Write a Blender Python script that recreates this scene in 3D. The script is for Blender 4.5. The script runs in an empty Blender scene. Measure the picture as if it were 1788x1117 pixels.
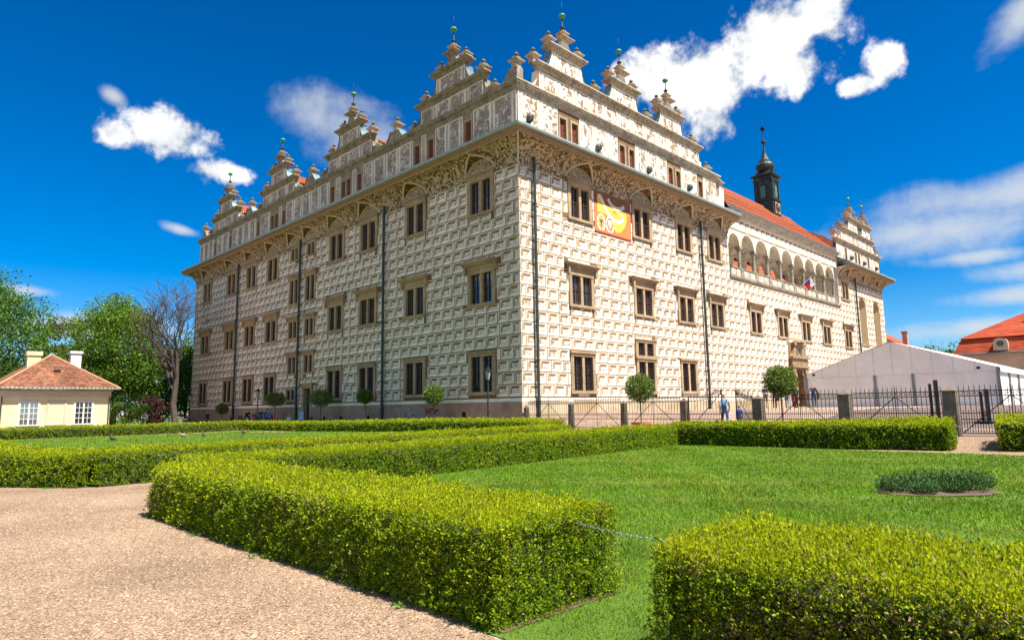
import bpy, math, random
import numpy as np
from mathutils import Matrix, Vector
random.seed(7); RNG = np.random.default_rng(7)
R = math.radians
scene = bpy.context.scene
COL = scene.collection

# ------------------------------------------------------------------ camera
# World axes follow the castle: its near corner stands at the origin, the sunlit front runs along +X, the shaded side along +Y.
CAM = (-27.2317, -26.5084, 1.6)
def cam_matrix(pitch=0.13318, roll=-0.01523, yaw=R(45.0)):
    cp, sp, cr, sr = math.cos(pitch), math.sin(pitch), math.cos(roll), math.sin(roll)
    rx = Matrix(((1, 0, 0), (0, -sp, -cp), (0, cp, -sp)))
    rz = Matrix(((cr, -sr, 0), (sr, cr, 0), (0, 0, 1)))
    c, s = math.cos(yaw), math.sin(yaw)
    q = Matrix(((c, s, 0), (-s, c, 0), (0, 0, 1)))
    return (q @ rx @ rz).to_4x4()
cd = bpy.data.cameras.new('camera'); cam = bpy.data.objects.new('camera', cd); COL.objects.link(cam)
cam.matrix_world = Matrix.Translation(CAM) @ cam_matrix()
cd.sensor_fit = 'HORIZONTAL'; cd.sensor_width = 36.0; cd.lens = 1140.19 / 1788 * 36
cd.clip_start = 0.1; cd.clip_end = 2000
scene.camera = cam

# ------------------------------------------------------------------ sun, sky, exposure
SUN_EL, SUN_AZ = R(61), R(-81.5)      # azimuth counter-clockwise from +X
sv = Vector((math.cos(SUN_EL) * math.cos(SUN_AZ), math.cos(SUN_EL) * math.sin(SUN_AZ), math.sin(SUN_EL)))
sd = bpy.data.lights.new('sun', 'SUN'); sd.energy = 4.5; sd.angle = R(0.5); sd.color = (1.0, 0.95, 0.86)
sun = bpy.data.objects.new('sun', sd); COL.objects.link(sun)
sun.rotation_euler = sv.to_track_quat('Z', 'Y').to_euler(); sun.location = (0, -60, 80)
vs = scene.view_settings
vs.view_transform = 'Standard'; vs.look = 'None'; vs.gamma = 1.0; vs.use_curve_mapping = False
vs.exposure = 1.35
scene.cycles.use_denoising = True
scene.cycles.max_bounces = 8; scene.cycles.diffuse_bounces = 4; scene.cycles.transparent_max_bounces = 6
scene.cycles.glossy_bounces = 3; scene.cycles.caustics_reflective = False; scene.cycles.caustics_refractive = False

def build_world():
    w = bpy.data.worlds.new('World'); scene.world = w; w.use_nodes = True
    w.cycles.sampling_method = 'MANUAL'; w.cycles.sample_map_resolution = 256
    nt = w.node_tree; nt.nodes.clear(); N = nt.nodes.new; LK = nt.links.new
    def val(x):
        n = N('ShaderNodeValue'); n.outputs[0].default_value = x; return n.outputs[0]
    def mth(op, a, b=None, c=None, clamp=False):
        n = N('ShaderNodeMath'); n.operation = op; n.use_clamp = clamp
        for i, s in enumerate((a, b, c)):
            if s is None: continue
            if isinstance(s, (int, float)): n.inputs[i].default_value = s
            else: LK(s, n.inputs[i])
        return n.outputs[0]
    sky = N('ShaderNodeTexSky'); sky.sky_type = 'NISHITA'; sky.sun_disc = False
    sky.sun_elevation = SUN_EL; sky.sun_rotation = math.pi / 2 - SUN_AZ
    sky.altitude = 300; sky.air_density = 1.0; sky.dust_density = 0.3; sky.ozone_density = 3.0
    hs = N('ShaderNodeHueSaturation'); hs.inputs['Saturation'].default_value = SKY_SAT; hs.inputs['Hue'].default_value = SKY_HUE
    hs.inputs['Value'].default_value = SKY_VAL
    gm = N('ShaderNodeGamma'); gm.inputs[1].default_value = 1.35; LK(sky.outputs[0], gm.inputs[0]); LK(gm.outputs[0], hs.inputs['Color'])      # polarised, deep blue
    tc = N('ShaderNodeTexCoord'); nrm = N('ShaderNodeVectorMath'); nrm.operation = 'NORMALIZE'; LK(tc.outputs['Generated'], nrm.inputs[0])
    sp = N('ShaderNodeSeparateXYZ'); LK(nrm.outputs[0], sp.inputs[0])
    x, y, z = sp.outputs
    cb = N('ShaderNodeCombineXYZ'); LK(x, cb.inputs[0]); LK(y, cb.inputs[1]); LK(mth('ADD', mth('MULTIPLY', mth('MAXIMUM', z, 0.0), 0.85), SKY_LIFT), cb.inputs[2])   # clear, dry air: little whitening at the horizon
    LK(cb.outputs[0], sky.inputs[0])
    az = mth('ARCTAN2', y, x); el = mth('ARCSINE', z)
    def noise(scale, detail, rough, dist=0, stretch=(1, 1, 1), off=(0, 0, 0)):
        mp = N('ShaderNodeMapping'); mp.inputs['Scale'].default_value = stretch; mp.inputs['Location'].default_value = off; LK(nrm.outputs[0], mp.inputs[0])
        n = N('ShaderNodeTexNoise'); n.inputs['Scale'].default_value = scale; n.inputs['Detail'].default_value = detail
        n.inputs['Roughness'].default_value = rough; n.inputs['Distortion'].default_value = dist; LK(mp.outputs[0], n.inputs['Vector']); return n.outputs['Fac']
    # blobs: azimuth, elevation, half widths, tilt (all degrees): puffy clouds and thin bands, the ones in view, and unseen ones added all round as fill light
    def blobs(lst):
        out = None
        for a0, e0, sa, se, tilt in lst:
            da = mth('SUBTRACT', az, R(a0)); de = mth('SUBTRACT', el, R(e0))
            if a0 > 90: da = mth('WRAP', da, math.pi, -math.pi)
            c, s = math.cos(R(tilt)), math.sin(R(tilt))
            p = mth('ADD', mth('MULTIPLY', da, c / R(sa)), mth('MULTIPLY', de, s / R(sa)))
            q = mth('ADD', mth('MULTIPLY', da, -s / R(se)), mth('MULTIPLY', de, c / R(se)))
            d = mth('SQRT', mth('ADD', mth('MULTIPLY', p, p), mth('MULTIPLY', q, q)))
            f = mth('SUBTRACT', 1.0, d)
            out = f if out is None else mth('SMOOTH_MAX', out, f, 0.15)
        return out
    nA = noise(10, 6, 0.62, 0.2); nB = noise(30, 4, 0.6, 0.1, off=(3, 1, 2)); nS = noise(5, 6, 0.5, 0.3, (1, 1, 4), (1, 5, 2))
    puff = blobs(PUFFS); pn = mth('ADD', mth('MULTIPLY', mth('SUBTRACT', nA, 0.5), 2.9), mth('MULTIPLY', mth('SUBTRACT', nB, 0.5), 1.5))
    pf = mth('ADD', mth('MULTIPLY', puff, 1.25), pn)
    mr = N('ShaderNodeMapRange'); mr.interpolation_type = 'SMOOTHSTEP'; LK(pf, mr.inputs[0])
    mr.inputs[1].default_value = 0.04; mr.inputs[2].default_value = 0.78; pm = mr.outputs[0]
    band = blobs(BANDS); bf = mth('ADD', band, mth('ADD', mth('MULTIPLY', mth('SUBTRACT', nS, 0.5), 1.1), mth('MULTIPLY', mth('SUBTRACT', nA, 0.5), 1.5)))
    mr2 = N('ShaderNodeMapRange'); mr2.interpolation_type = 'SMOOTHSTEP'; LK(bf, mr2.inputs[0])
    mr2.inputs[1].default_value = 0.02; mr2.inputs[2].default_value = 0.95; mr2.inputs[4].default_value = 0.8; bm = mr2.outputs[0]
    # shading inside the puffs: thick cores a little greyer below
    sh = N('ShaderNodeMapRange'); LK(mth('ADD', mth('MULTIPLY', nA, 0.65), mth('MULTIPLY', nB, 0.35)), sh.inputs[0]); sh.inputs[1].default_value = 0.40; sh.inputs[2].default_value = 0.62
    cr_ = N('ShaderNodeMixRGB'); cr_.inputs[1].default_value = (*[c * CLOUD for c in (0.30, 0.335, 0.385)], 1); cr_.inputs[2].default_value = (*[c * CLOUD for c in (0.80, 0.785, 0.75)], 1)
    LK(sh.outputs[0], cr_.inputs[0])
    m1 = N('ShaderNodeMixRGB'); LK(bm, m1.inputs[0]); LK(hs.outputs[0], m1.inputs[1]); m1.inputs[2].default_value = (*[c * CLOUD * 0.46 for c in (0.90, 0.96, 1.0)], 1)
    m2 = N('ShaderNodeMixRGB'); LK(pm, m2.inputs[0]); LK(m1.outputs[0], m2.inputs[1]); LK(cr_.outputs[0], m2.inputs[2])
    bg = N('ShaderNodeBackground'); bg.inputs[1].default_value = SKY_STR; LK(m2.outputs[0], bg.inputs[0])
    o = N('ShaderNodeOutputWorld'); LK(bg.outputs[0], o.inputs[0])
SKY_STR, SKY_SAT, SKY_HUE, SKY_VAL, CLOUD, SKY_LIFT = 0.085, 1.42, 0.503, 0.385, 8.2, 0.03
PUFFS = [(73.6, 21.2, 4.0, 2.5, 0), (70.2, 19.0, 2.8, 1.2, 0), (77.3, 20.6, 1.8, 1.3, 0), (32, 27.3, 4.0, 2.9, 0), (27, 26.3, 5.8, 4.4, 0), (21.5, 28.6, 5.5, 4.0, 0), (17.6, 29.8, 2.8, 3.2, 0), (27, 23.2, 3.0, 2.4, 0), (20.5, 26, 3.2, 2.2, 0), (13.5, 24.7, 1.6, 1.8, 0), (15.1, 23.8, 1.8, .9, 0),
         *[(103 + 16.5 * i, 15 + 3 * (i % 2), 9.5, 4.4, 0) for i in range(15)], *[(112 + 22 * i, 33 + 3 * (i % 2), 13, 7, 0) for i in range(11)], *[(30 + 45 * i, 55 + 4 * (i % 2), 19, 9, 0) for i in range(8)]]  # unseen clouds out of frame, added to brighten the shaded side
BANDS = [(77.6, 23.2, 1.3, .8, 20), (58.5, 22.3, 8.5, 3.6, 24), (82, 8.7, 2.5, .6, 0), (78, 6.3, 7, 1.5, 0), (5.0, 14.3, 15, 2.2, 1), (10, 12.2, 13, 2.6, 2), (2, 9.0, 11, 1.0, 0), (3, 7.2, 11, .9, 0), (6, 5.2, 12, 1.0, 0), (8.5, 10.2, 6, .9, 0), (4.5, 25.5, 5, 1.6, -35), (72.4, 14.2, 1.6, .5, 12),
         (125, 18, 16, 3, 0), (170, 14, 20, 3, 3), (210, 35, 25, 5, 0), (260, 16, 22, 3.5, 2), (310, 48, 22, 6, 0), (340, 12, 18, 3, -2)]
build_world()

# ------------------------------------------------------------------ materials
def mat(name, col, rough=0.85, var=0.12, scale=2.0, bump=0.0, bscale=30.0, spec=0.3, metal=0.0, col2=None, thresh=None, pscale=4.0, pdist=1.0,
        island=0.0, objrand=0.0, transl=0.0, grime=0.0, stretch=None, soft=0.04):
    """Principled with position noise; col2/thresh: a two-tone scratched pattern; island: random tone per loose piece; transl: leaf light."""
    m = bpy.data.materials.new(name); m.use_nodes = True; nt = m.node_tree; nt.nodes.clear(); N = nt.nodes.new; LK = nt.links.new
    out = N('ShaderNodeOutputMaterial'); b = N('ShaderNodeBsdfPrincipled')
    b.inputs['Roughness'].default_value = rough; b.inputs['Metallic'].default_value = metal; b.inputs['Specular IOR Level'].default_value = spec
    geo = N('ShaderNodeNewGeometry'); pos = geo.outputs['Position']
    if stretch:
        mp = N('ShaderNodeMapping'); mp.inputs['Scale'].default_value = stretch; LK(pos, mp.inputs[0]); pos = mp.outputs[0]
    def noise(sc, det=4, dist=0.0, rg=0.55):
        n = N('ShaderNodeTexNoise'); n.inputs['Scale'].default_value = sc; n.inputs['Detail'].default_value = det; n.inputs['Distortion'].default_value = dist
        n.inputs['Roughness'].default_value = rg; LK(pos, n.inputs['Vector']); return n.outputs['Fac']
    def rng(s, a, b_, c, d):
        r = N('ShaderNodeMapRange'); LK(s, r.inputs[0])
        for i, v in enumerate((a, b_, c, d)): r.inputs[i + 1].default_value = v
        return r.outputs[0]
    def mul(colsock, fsock):
        x = N('ShaderNodeMixRGB'); x.blend_type = 'MULTIPLY'; x.inputs[0].default_value = 1
        LK(colsock, x.inputs[1]); LK(fsock, x.inputs[2]); return x.outputs[0]
    rgb = N('ShaderNodeRGB'); rgb.outputs[0].default_value = (*col, 1); c = rgb.outputs[0]
    if col2 is not None:
        mx = N('ShaderNodeMixRGB'); LK(rng(noise(pscale, 3, pdist), thresh - soft, thresh + soft, 0, 1), mx.inputs[0]); LK(c, mx.inputs[1]); mx.inputs[2].default_value = (*col2, 1); c = mx.outputs[0]
    if var: c = mul(c, rng(noise(scale, 5), 0.25, 0.75, 1 - var, 1 + var))
    if grime: c = mul(c, rng(noise(0.45, 6, 0.6), 0.35, 0.62, 1 - grime, 1.0))
    if island: c = mul(c, rng(geo.outputs['Random Per Island'], 0, 1, 1 - island, 1 + island))
    if objrand: oi = N('ShaderNodeObjectInfo'); c = mul(c, rng(oi.outputs['Random'], 0, 1, 1 - objrand, 1 + objrand * .4))
    LK(c, b.inputs['Base Color'])
    if bump:
        bp = N('ShaderNodeBump'); bp.inputs['Strength'].default_value = bump; bp.inputs['Distance'].default_value = 0.02
        LK(noise(bscale, 4), bp.inputs['Height']); LK(bp.outputs[0], b.inputs['Normal'])
    if transl:
        t = N('ShaderNodeBsdfTranslucent'); LK(c, t.inputs[0]); s = N('ShaderNodeMixShader'); s.inputs[0].default_value = transl
        LK(b.outputs[0], s.inputs[1]); LK(t.outputs[0], s.inputs[2]); LK(s.outputs[0], out.inputs[0])
    else: LK(b.outputs[0], out.inputs[0])
    return m
PALE, BROWN = (0.83, 0.745, 0.59), (0.195, 0.115, 0.056)
M = {}
M['pale'] = mat('pale_plaster', PALE, var=0.10, scale=1.3, grime=0.22, bump=0.1, bscale=12)
M['brown'] = mat('scratched_brown_plaster', BROWN, var=0.16, scale=1.5, grime=0.18, bump=0.1, bscale=14)
M['block'] = mat('sgraffito_block_face', PALE, var=0.10, scale=1.3, grime=0.18, bump=0.1, bscale=12, island=0.09, objrand=0.14)
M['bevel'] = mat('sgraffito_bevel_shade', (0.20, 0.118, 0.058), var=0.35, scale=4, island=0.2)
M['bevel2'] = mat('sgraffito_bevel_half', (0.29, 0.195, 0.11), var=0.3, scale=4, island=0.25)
M['centre'] = mat('sgraffito_centre', (0.72, 0.67, 0.57), col2=(0.22, 0.15, 0.09), thresh=0.545, pscale=8, pdist=1.5, var=0.1)
M['figure'] = mat('sgraffito_figures', (0.70, 0.66, 0.58), col2=(0.30, 0.20, 0.105), thresh=0.52, pscale=1.7, pdist=1.8, var=0.18, scale=6, grime=0.25, soft=0.03)
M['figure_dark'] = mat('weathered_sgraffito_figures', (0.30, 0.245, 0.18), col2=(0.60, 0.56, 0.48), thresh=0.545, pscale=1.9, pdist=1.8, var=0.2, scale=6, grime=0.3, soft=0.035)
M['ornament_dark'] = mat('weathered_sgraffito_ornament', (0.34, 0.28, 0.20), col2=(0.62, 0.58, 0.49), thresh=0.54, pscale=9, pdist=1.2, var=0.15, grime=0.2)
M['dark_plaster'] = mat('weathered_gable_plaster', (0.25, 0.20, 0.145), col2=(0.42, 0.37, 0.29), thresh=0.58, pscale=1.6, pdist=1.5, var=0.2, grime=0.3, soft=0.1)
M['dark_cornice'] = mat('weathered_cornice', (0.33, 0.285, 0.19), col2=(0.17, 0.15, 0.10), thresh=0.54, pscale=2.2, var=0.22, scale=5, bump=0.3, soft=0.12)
M['eaves'] = mat('eaves_brown', (0.30, 0.205, 0.115), var=0.2, scale=4)
M['ornament'] = mat('sgraffito_ornament', (0.72, 0.68, 0.58), col2=(0.36, 0.25, 0.15), thresh=0.53, pscale=9, pdist=1.2, var=0.1)
M['frieze'] = mat('sgraffito_frieze', (0.11, 0.065, 0.03), col2=(0.44, 0.345, 0.22), thresh=0.50, pscale=2.3, pdist=2.6, var=0.22, scale=5, soft=0.03)
M['groin'] = mat('sgraffito_vault', (0.10, 0.06, 0.028), col2=(0.30, 0.205, 0.11), thresh=0.56, pscale=3.0, pdist=1.5, var=0.2, scale=4)
M['tympanum'] = mat('sgraffito_lunette', (0.45, 0.37, 0.25), col2=(0.15, 0.10, 0.055), thresh=0.52, pscale=7, pdist=1.5, var=0.15)
M['rib'] = mat('lunette_rib', (0.53, 0.44, 0.30), var=0.15, scale=4)
M['stone'] = mat('sandstone', (0.40, 0.285, 0.165), var=0.2, scale=3, grime=0.3, bump=0.25, bscale=18)
M['oldstone'] = mat('weathered_stone', (0.33, 0.27, 0.20), col2=(0.15, 0.13, 0.10), thresh=0.52, pscale=3, var=0.25, bump=0.3, soft=0.12)
M['cornice'] = mat('cornice_stone', (0.46, 0.385, 0.28), col2=(0.26, 0.22, 0.16), thresh=0.56, pscale=2.2, var=0.2, scale=5, bump=0.25, soft=0.12)
M['capstone'] = mat('mossy_capstone', (0.135, 0.115, 0.075), col2=(0.20, 0.18, 0.07), thresh=0.58, pscale=3, var=0.3, scale=8, bump=0.4, soft=0.1)
M['gutter'] = mat('patinated_gutter', (0.27, 0.33, 0.30), rough=0.55, var=0.15, metal=0.2)
M['pipe'] = mat('dark_green_pipe', (0.035, 0.05, 0.042), rough=0.45, var=0.15)
M['copper'] = mat('green_copper', (0.06, 0.27, 0.13), rough=0.45, var=0.3, scale=6, metal=0.2)
M['flash'] = mat('grey_green_flashing', (0.16, 0.24, 0.25), rough=0.4, var=0.2, metal=0.4)
M['wood'] = mat('dark_window_wood', (0.060, 0.030, 0.020), rough=0.6, var=0.2, scale=8)
M['shutter'] = mat('red_brown_shutter', (0.15, 0.035, 0.02), rough=0.6, var=0.25, scale=9)
M['glass'] = mat('window_glass', (0.20, 0.22, 0.24), rough=0.05, var=0.3, scale=.9, spec=0.8, metal=0.75, objrand=0.6)
M['iron'] = mat('black_iron', (0.022, 0.020, 0.020), rough=0.5, var=0.2, metal=0.3)
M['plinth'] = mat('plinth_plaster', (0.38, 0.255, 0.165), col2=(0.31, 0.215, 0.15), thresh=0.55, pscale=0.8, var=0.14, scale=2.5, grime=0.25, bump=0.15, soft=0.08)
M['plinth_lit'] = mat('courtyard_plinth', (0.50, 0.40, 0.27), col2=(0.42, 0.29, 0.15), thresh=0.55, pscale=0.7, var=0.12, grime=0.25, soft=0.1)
M['plaster'] = mat('loggia_plaster', (0.66, 0.57, 0.43), var=0.10, grime=0.15, bump=0.1)
M['vault'] = mat('loggia_vault_plaster', (0.60, 0.55, 0.47), var=0.08, grime=0.12)
M['darkcopper'] = mat('dark_copper', (0.030, 0.040, 0.038), rough=0.42, var=0.35, scale=5, metal=0.3, col2=(0.07, 0.16, 0.13), thresh=0.64, pscale=2.5, soft=0.06)
M['louvre'] = mat('green_louvre', (0.10, 0.25, 0.20), rough=0.6, var=0.15)
M['gold'] = mat('gilt_dial', (0.62, 0.45, 0.17), rough=0.45, var=0.15, metal=0.3, col2=(0.05, 0.04, 0.03), thresh=0.6, pscale=5)
M['void'] = mat('dark_interior', (0.012, 0.010, 0.008), var=0)
M['tile'] = mat('orange_roof_tile', (0.40, 0.105, 0.04), var=0.2, scale=7, island=0.30, grime=0.2)
M['tile2'] = mat('dark_tile_and_gap_shade', (0.25, 0.065, 0.028), var=0.25, scale=7, island=0.35, grime=0.2)
M['tile3'] = mat('pale_roof_tile', (0.47, 0.15, 0.065), var=0.2, scale=7, island=0.3)
M['brick'] = mat('exposed_red_brick', (0.42, 0.20, 0.12), var=0.3, scale=9, col2=(0.5, 0.38, 0.27), thresh=0.52, pscale=5)

# ------------------------------------------------------------------ mesh helpers
class MB:
    """Collects vertices and faces of one mesh."""
    def __init__(s): s.v = []; s.f = []; s.m = []
    def quad(s, a, b, c, d, m=0):
        n = len(s.v); s.v += [a, b, c, d]; s.f.append((n, n + 1, n + 2, n + 3)); s.m.append(m)
    def poly(s, pts, m=0):
        n = len(s.v); s.v += list(pts); s.f.append(tuple(range(n, n + len(pts)))); s.m.append(m)
    def box(s, x0, x1, y0, y1, z0, z1, m=0, skip=''):
        n = len(s.v)
        s.v += [(x0, y0, z0), (x1, y0, z0), (x1, y1, z0), (x0, y1, z0), (x0, y0, z1), (x1, y0, z1), (x1, y1, z1), (x0, y1, z1)]
        F = {'b': (0, 3, 2, 1), 't': (4, 5, 6, 7), 'f': (0, 1, 5, 4), 'r': (1, 2, 6, 5), 'k': (2, 3, 7, 6), 'l': (3, 0, 4, 7)}
        for k, q in F.items():
            if k not in skip: s.f.append(tuple(n + i for i in q)); s.m.append(m)
    def bar(s, p, q, r=0.02, m=0, n=4, r2=None):
        p, q = Vector(p), Vector(q); d = (q - p)
        if d.length < 1e-6: return
        d.normalize(); a = d.orthogonal().normalized(); b = d.cross(a); k = len(s.v); r2 = r if r2 is None else r2
        for c, rr in ((p, r), (q, r2)):
            for i in range(n):
                t = 2 * math.pi * (i + .5) / n; s.v.append(tuple(c + (a * math.cos(t) + b * math.sin(t)) * rr))
        for i in range(n):
            j = (i + 1) % n; s.f.append((k + i, k + j, k + n + j, k + n + i)); s.m.append(m)
        s.f.append(tuple(k + i for i in reversed(range(n)))); s.m.append(m); s.f.append(tuple(k + n + i for i in range(n))); s.m.append(m)
    def tube(s, pts, radii, m=0, n=6):
        for i in range(len(pts) - 1): s.bar(pts[i], pts[i + 1], radii[i], m, n, radii[i + 1])
    def lathe(s, prof, n=8, c=(0, 0, 0), m=0, rot=0.0, cap=True):
        k = len(s.v)
        for z, r in prof:
            for i in range(n):
                t = rot + 2 * math.pi * i / n; s.v.append((c[0] + r * math.cos(t), c[1] + r * math.sin(t), c[2] + z))
        for a in range(len(prof) - 1):
            for i in range(n):
                j = (i + 1) % n; s.f.append((k + a * n + i, k + a * n + j, k + (a + 1) * n + j, k + (a + 1) * n + i)); s.m.append(m)
        if cap:
            e = k + (len(prof) - 1) * n; s.f.append(tuple(e + i for i in range(n))); s.m.append(m)
    def extrude(s, pts, fn, o0, o1, m=0, m2=None, back=True):
        """pts: outline (u, z); fn(u, o, z) -> xyz; front at o1."""
        m2 = m if m2 is None else m2
        s.poly([fn(u, o1, z) for u, z in pts], m)
        if back: s.poly([fn(u, o0, z) for u, z in reversed(pts)], m)
        for i in range(len(pts)):
            a, b = pts[i], pts[(i + 1) % len(pts)]
            s.quad(fn(a[0], o0, a[1]), fn(b[0], o0, b[1]), fn(b[0], o1, b[1]), fn(a[0], o1, a[1]), m2)
    def mesh(s, name, mats):
        me = bpy.data.meshes.new(name); me.from_pydata([tuple(v) for v in s.v], [], s.f)
        for x in mats: me.materials.append(x)
        if len(mats) > 1: me.polygons.foreach_set('material_index', s.m)
        me.update(); return me
    def build(s, name, mats, parent=None, **kw):
        if not isinstance(mats, (list, tuple)): mats = [mats]
        return place(name, s.mesh(name, mats), parent, **kw)
def place(name, me, parent=None, loc=None, rz=None, smooth=False, scale=None):
    o = bpy.data.objects.new(name, me); COL.objects.link(o)
    if parent is not None: o.parent = parent
    if loc is not None: o.location = loc
    if rz is not None: o.rotation_euler = (0, 0, rz)
    if scale is not None: o.scale = scale
    if smooth and me is not None: me.polygons.foreach_set('use_smooth', [True] * len(me.polygons))
    return o
def tag(o, label=None, cat=None, group=None, kind=None):
    if label: o['label'] = label
    if cat: o['category'] = cat
    if group: o['group'] = group
    if kind: o['kind'] = kind
    return o
def empty(name, loc=(0, 0, 0), rz=0.0):
    o = bpy.data.objects.new(name, None); COL.objects.link(o); o.location = loc; o.rotation_euler = (0, 0, rz); o.empty_display_size = 0.2
    return o
def copy_tree(o, parent=None):
    c = o.copy(); COL.objects.link(c); c.parent = parent
    for ch in list(o.children): copy_tree(ch, c)
    return c
def mesh_np(name, V, nper, mats, midx=None):
    """Fast mesh of separate n-gons: V is (count*nper, 3)."""
    V = np.ascontiguousarray(V, np.float32); n = len(V) // nper
    me = bpy.data.meshes.new(name); me.vertices.add(len(V)); me.vertices.foreach_set('co', V.ravel())
    me.loops.add(len(V)); me.loops.foreach_set('vertex_index', np.arange(len(V), dtype=np.int32))
    me.polygons.add(n); me.polygons.foreach_set('loop_start', np.arange(n, dtype=np.int32) * nper)
    for x in mats: me.materials.append(x)
    if midx is not None: me.polygons.foreach_set('material_index', np.ascontiguousarray(midx, np.int32))
    me.update(calc_edges=True); return me
def sstep(a, b, x):
    t = np.clip((np.asarray(x, float) - a) / (b - a), 0, 1); return t * t * (3 - 2 * t)
def gz(x, y):
    """Ground height: garden at 0, rising to the fence, the castle foot and the courtyard."""
    x, y = np.asarray(x, float), np.asarray(y, float)
    s0 = -10 + 7.4 * sstep(-2, -9, y)
    t = np.clip((x - s0) / (-0.6 - s0), 0, 1); a = .38 * t * t * (3 - 2 * t) * (1 - .8 * sstep(0, 24, y))
    b = .87 * np.maximum(sstep(3, 12, x), sstep(-7, -.5, y) * sstep(0, 5, x)) * sstep(2.0, 0.5, y)
    return a + b
def FR(u, o, z): return (u, -o, z)          # sunlit front: u along +X, o outwards
def FL(u, o, z): return (-o, u, z)          # shaded side: u along +Y
# ================================================================== THE CASTLE
castle = tag(empty('castle'), 'large cream and brown sgraffito castle with scrolled gables, arcaded loggia and clock turret', 'castle')
LEN_L, LEN_R = 53.2, 71.0
ZP, ZF = 2.21, 16.28                     # top of plinth band, foot of the painted cove
NC = 19; PZ = (ZF - ZP) / NC; PU = 1.07
SIDE = {'R': (FR, 0.0), 'L': (FL, -math.pi / 2)}

# ---- windows: (kind, centre u, sill z)
WIN = {'L': [], 'R': []}
for u in (3.4, 10.35, 16.4, 21.2, 33.0, 37.8, 42.8, 49.6):
    WIN['L'] += [('upper', u, 13.77), ('middle', u, 7.93), ('ground', u, 2.38)]
for u in (25.55, 28.55):
    WIN['L'] += [('stair_tall', u, 11.0), ('stair', u, 7.9), ('stair', u, 4.72), ('stair_top', u, 15.05)]
WIN['L'] += [('low', 28.6, 2.36)]
for u in (5.82, 13.05, 19.0, 24.05, 56.15): WIN['R'] += [('upper', u, 13.72)]
for u in (5.75, 12.95, 18.9, 23.9, 31.3, 37.3, 43.15, 49.05, 56.0): WIN['R'] += [('middle', u, 7.95)]
WIN['R'] += [('ground', 5.68, 2.40), ('ground', 18.8, 2.45), ('ground_flat', 12.9, 2.40), ('small', 12.9, 4.98)]
#        outer w, jamb, mullion, sill h, opening top, total h, head (list of (z0,z1,extra half width,out)), grille
WT = {'upper': (2.5, .30, .26, .16, 2.28, [(2.28, 2.62, 0, .08), (2.62, 2.70, .06, .13), (2.70, 2.80, .16, .22)], None),
      'middle': (2.55, .28, .24, .16, 2.08, [(2.08, 2.34, 0, .08), (2.34, 2.40, .04, .12), (2.40, 2.58, .02, .09), (2.58, 2.66, .22, .20), (2.66, 2.78, .32, .30), (2.78, 2.86, .42, .38)], None),
      'ground': (2.5, .28, .24, .20, 2.38, [(2.38, 2.58, 0, .09), (2.58, 2.69, .08, .18)], 'grid'),
      'ground_flat': (2.5, .28, .24, .20, 2.32, [(2.32, 2.50, 0, .09), (2.50, 2.57, .06, .16)], 'grid'),
      'stair_tall': (1.95, .24, .20, .14, 2.30, [(2.30, 2.58, 0, .08), (2.58, 2.70, .10, .18), (2.70, 2.84, .24, .28)], None),
      'stair': (1.85, .24, .20, .14, 1.60, [(1.60, 1.84, 0, .08), (1.84, 1.94, .10, .18), (1.94, 2.08, .22, .28)], None),
      'stair_top': (1.6, .20, .18, .10, 1.18, [(1.18, 1.38, 0, .06)], None),
      'low': (1.95, .30, .26, .22, 1.06, [(1.06, 1.24, 0, .08), (1.24, 1.36, .05, .14)], 'bars'),
      'small': (2.6, .34, .30, .16, 1.10, [(1.10, 1.27, 0, .08), (1.27, 1.36, .05, .14)], 'bars')}
WMESH = {}
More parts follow.
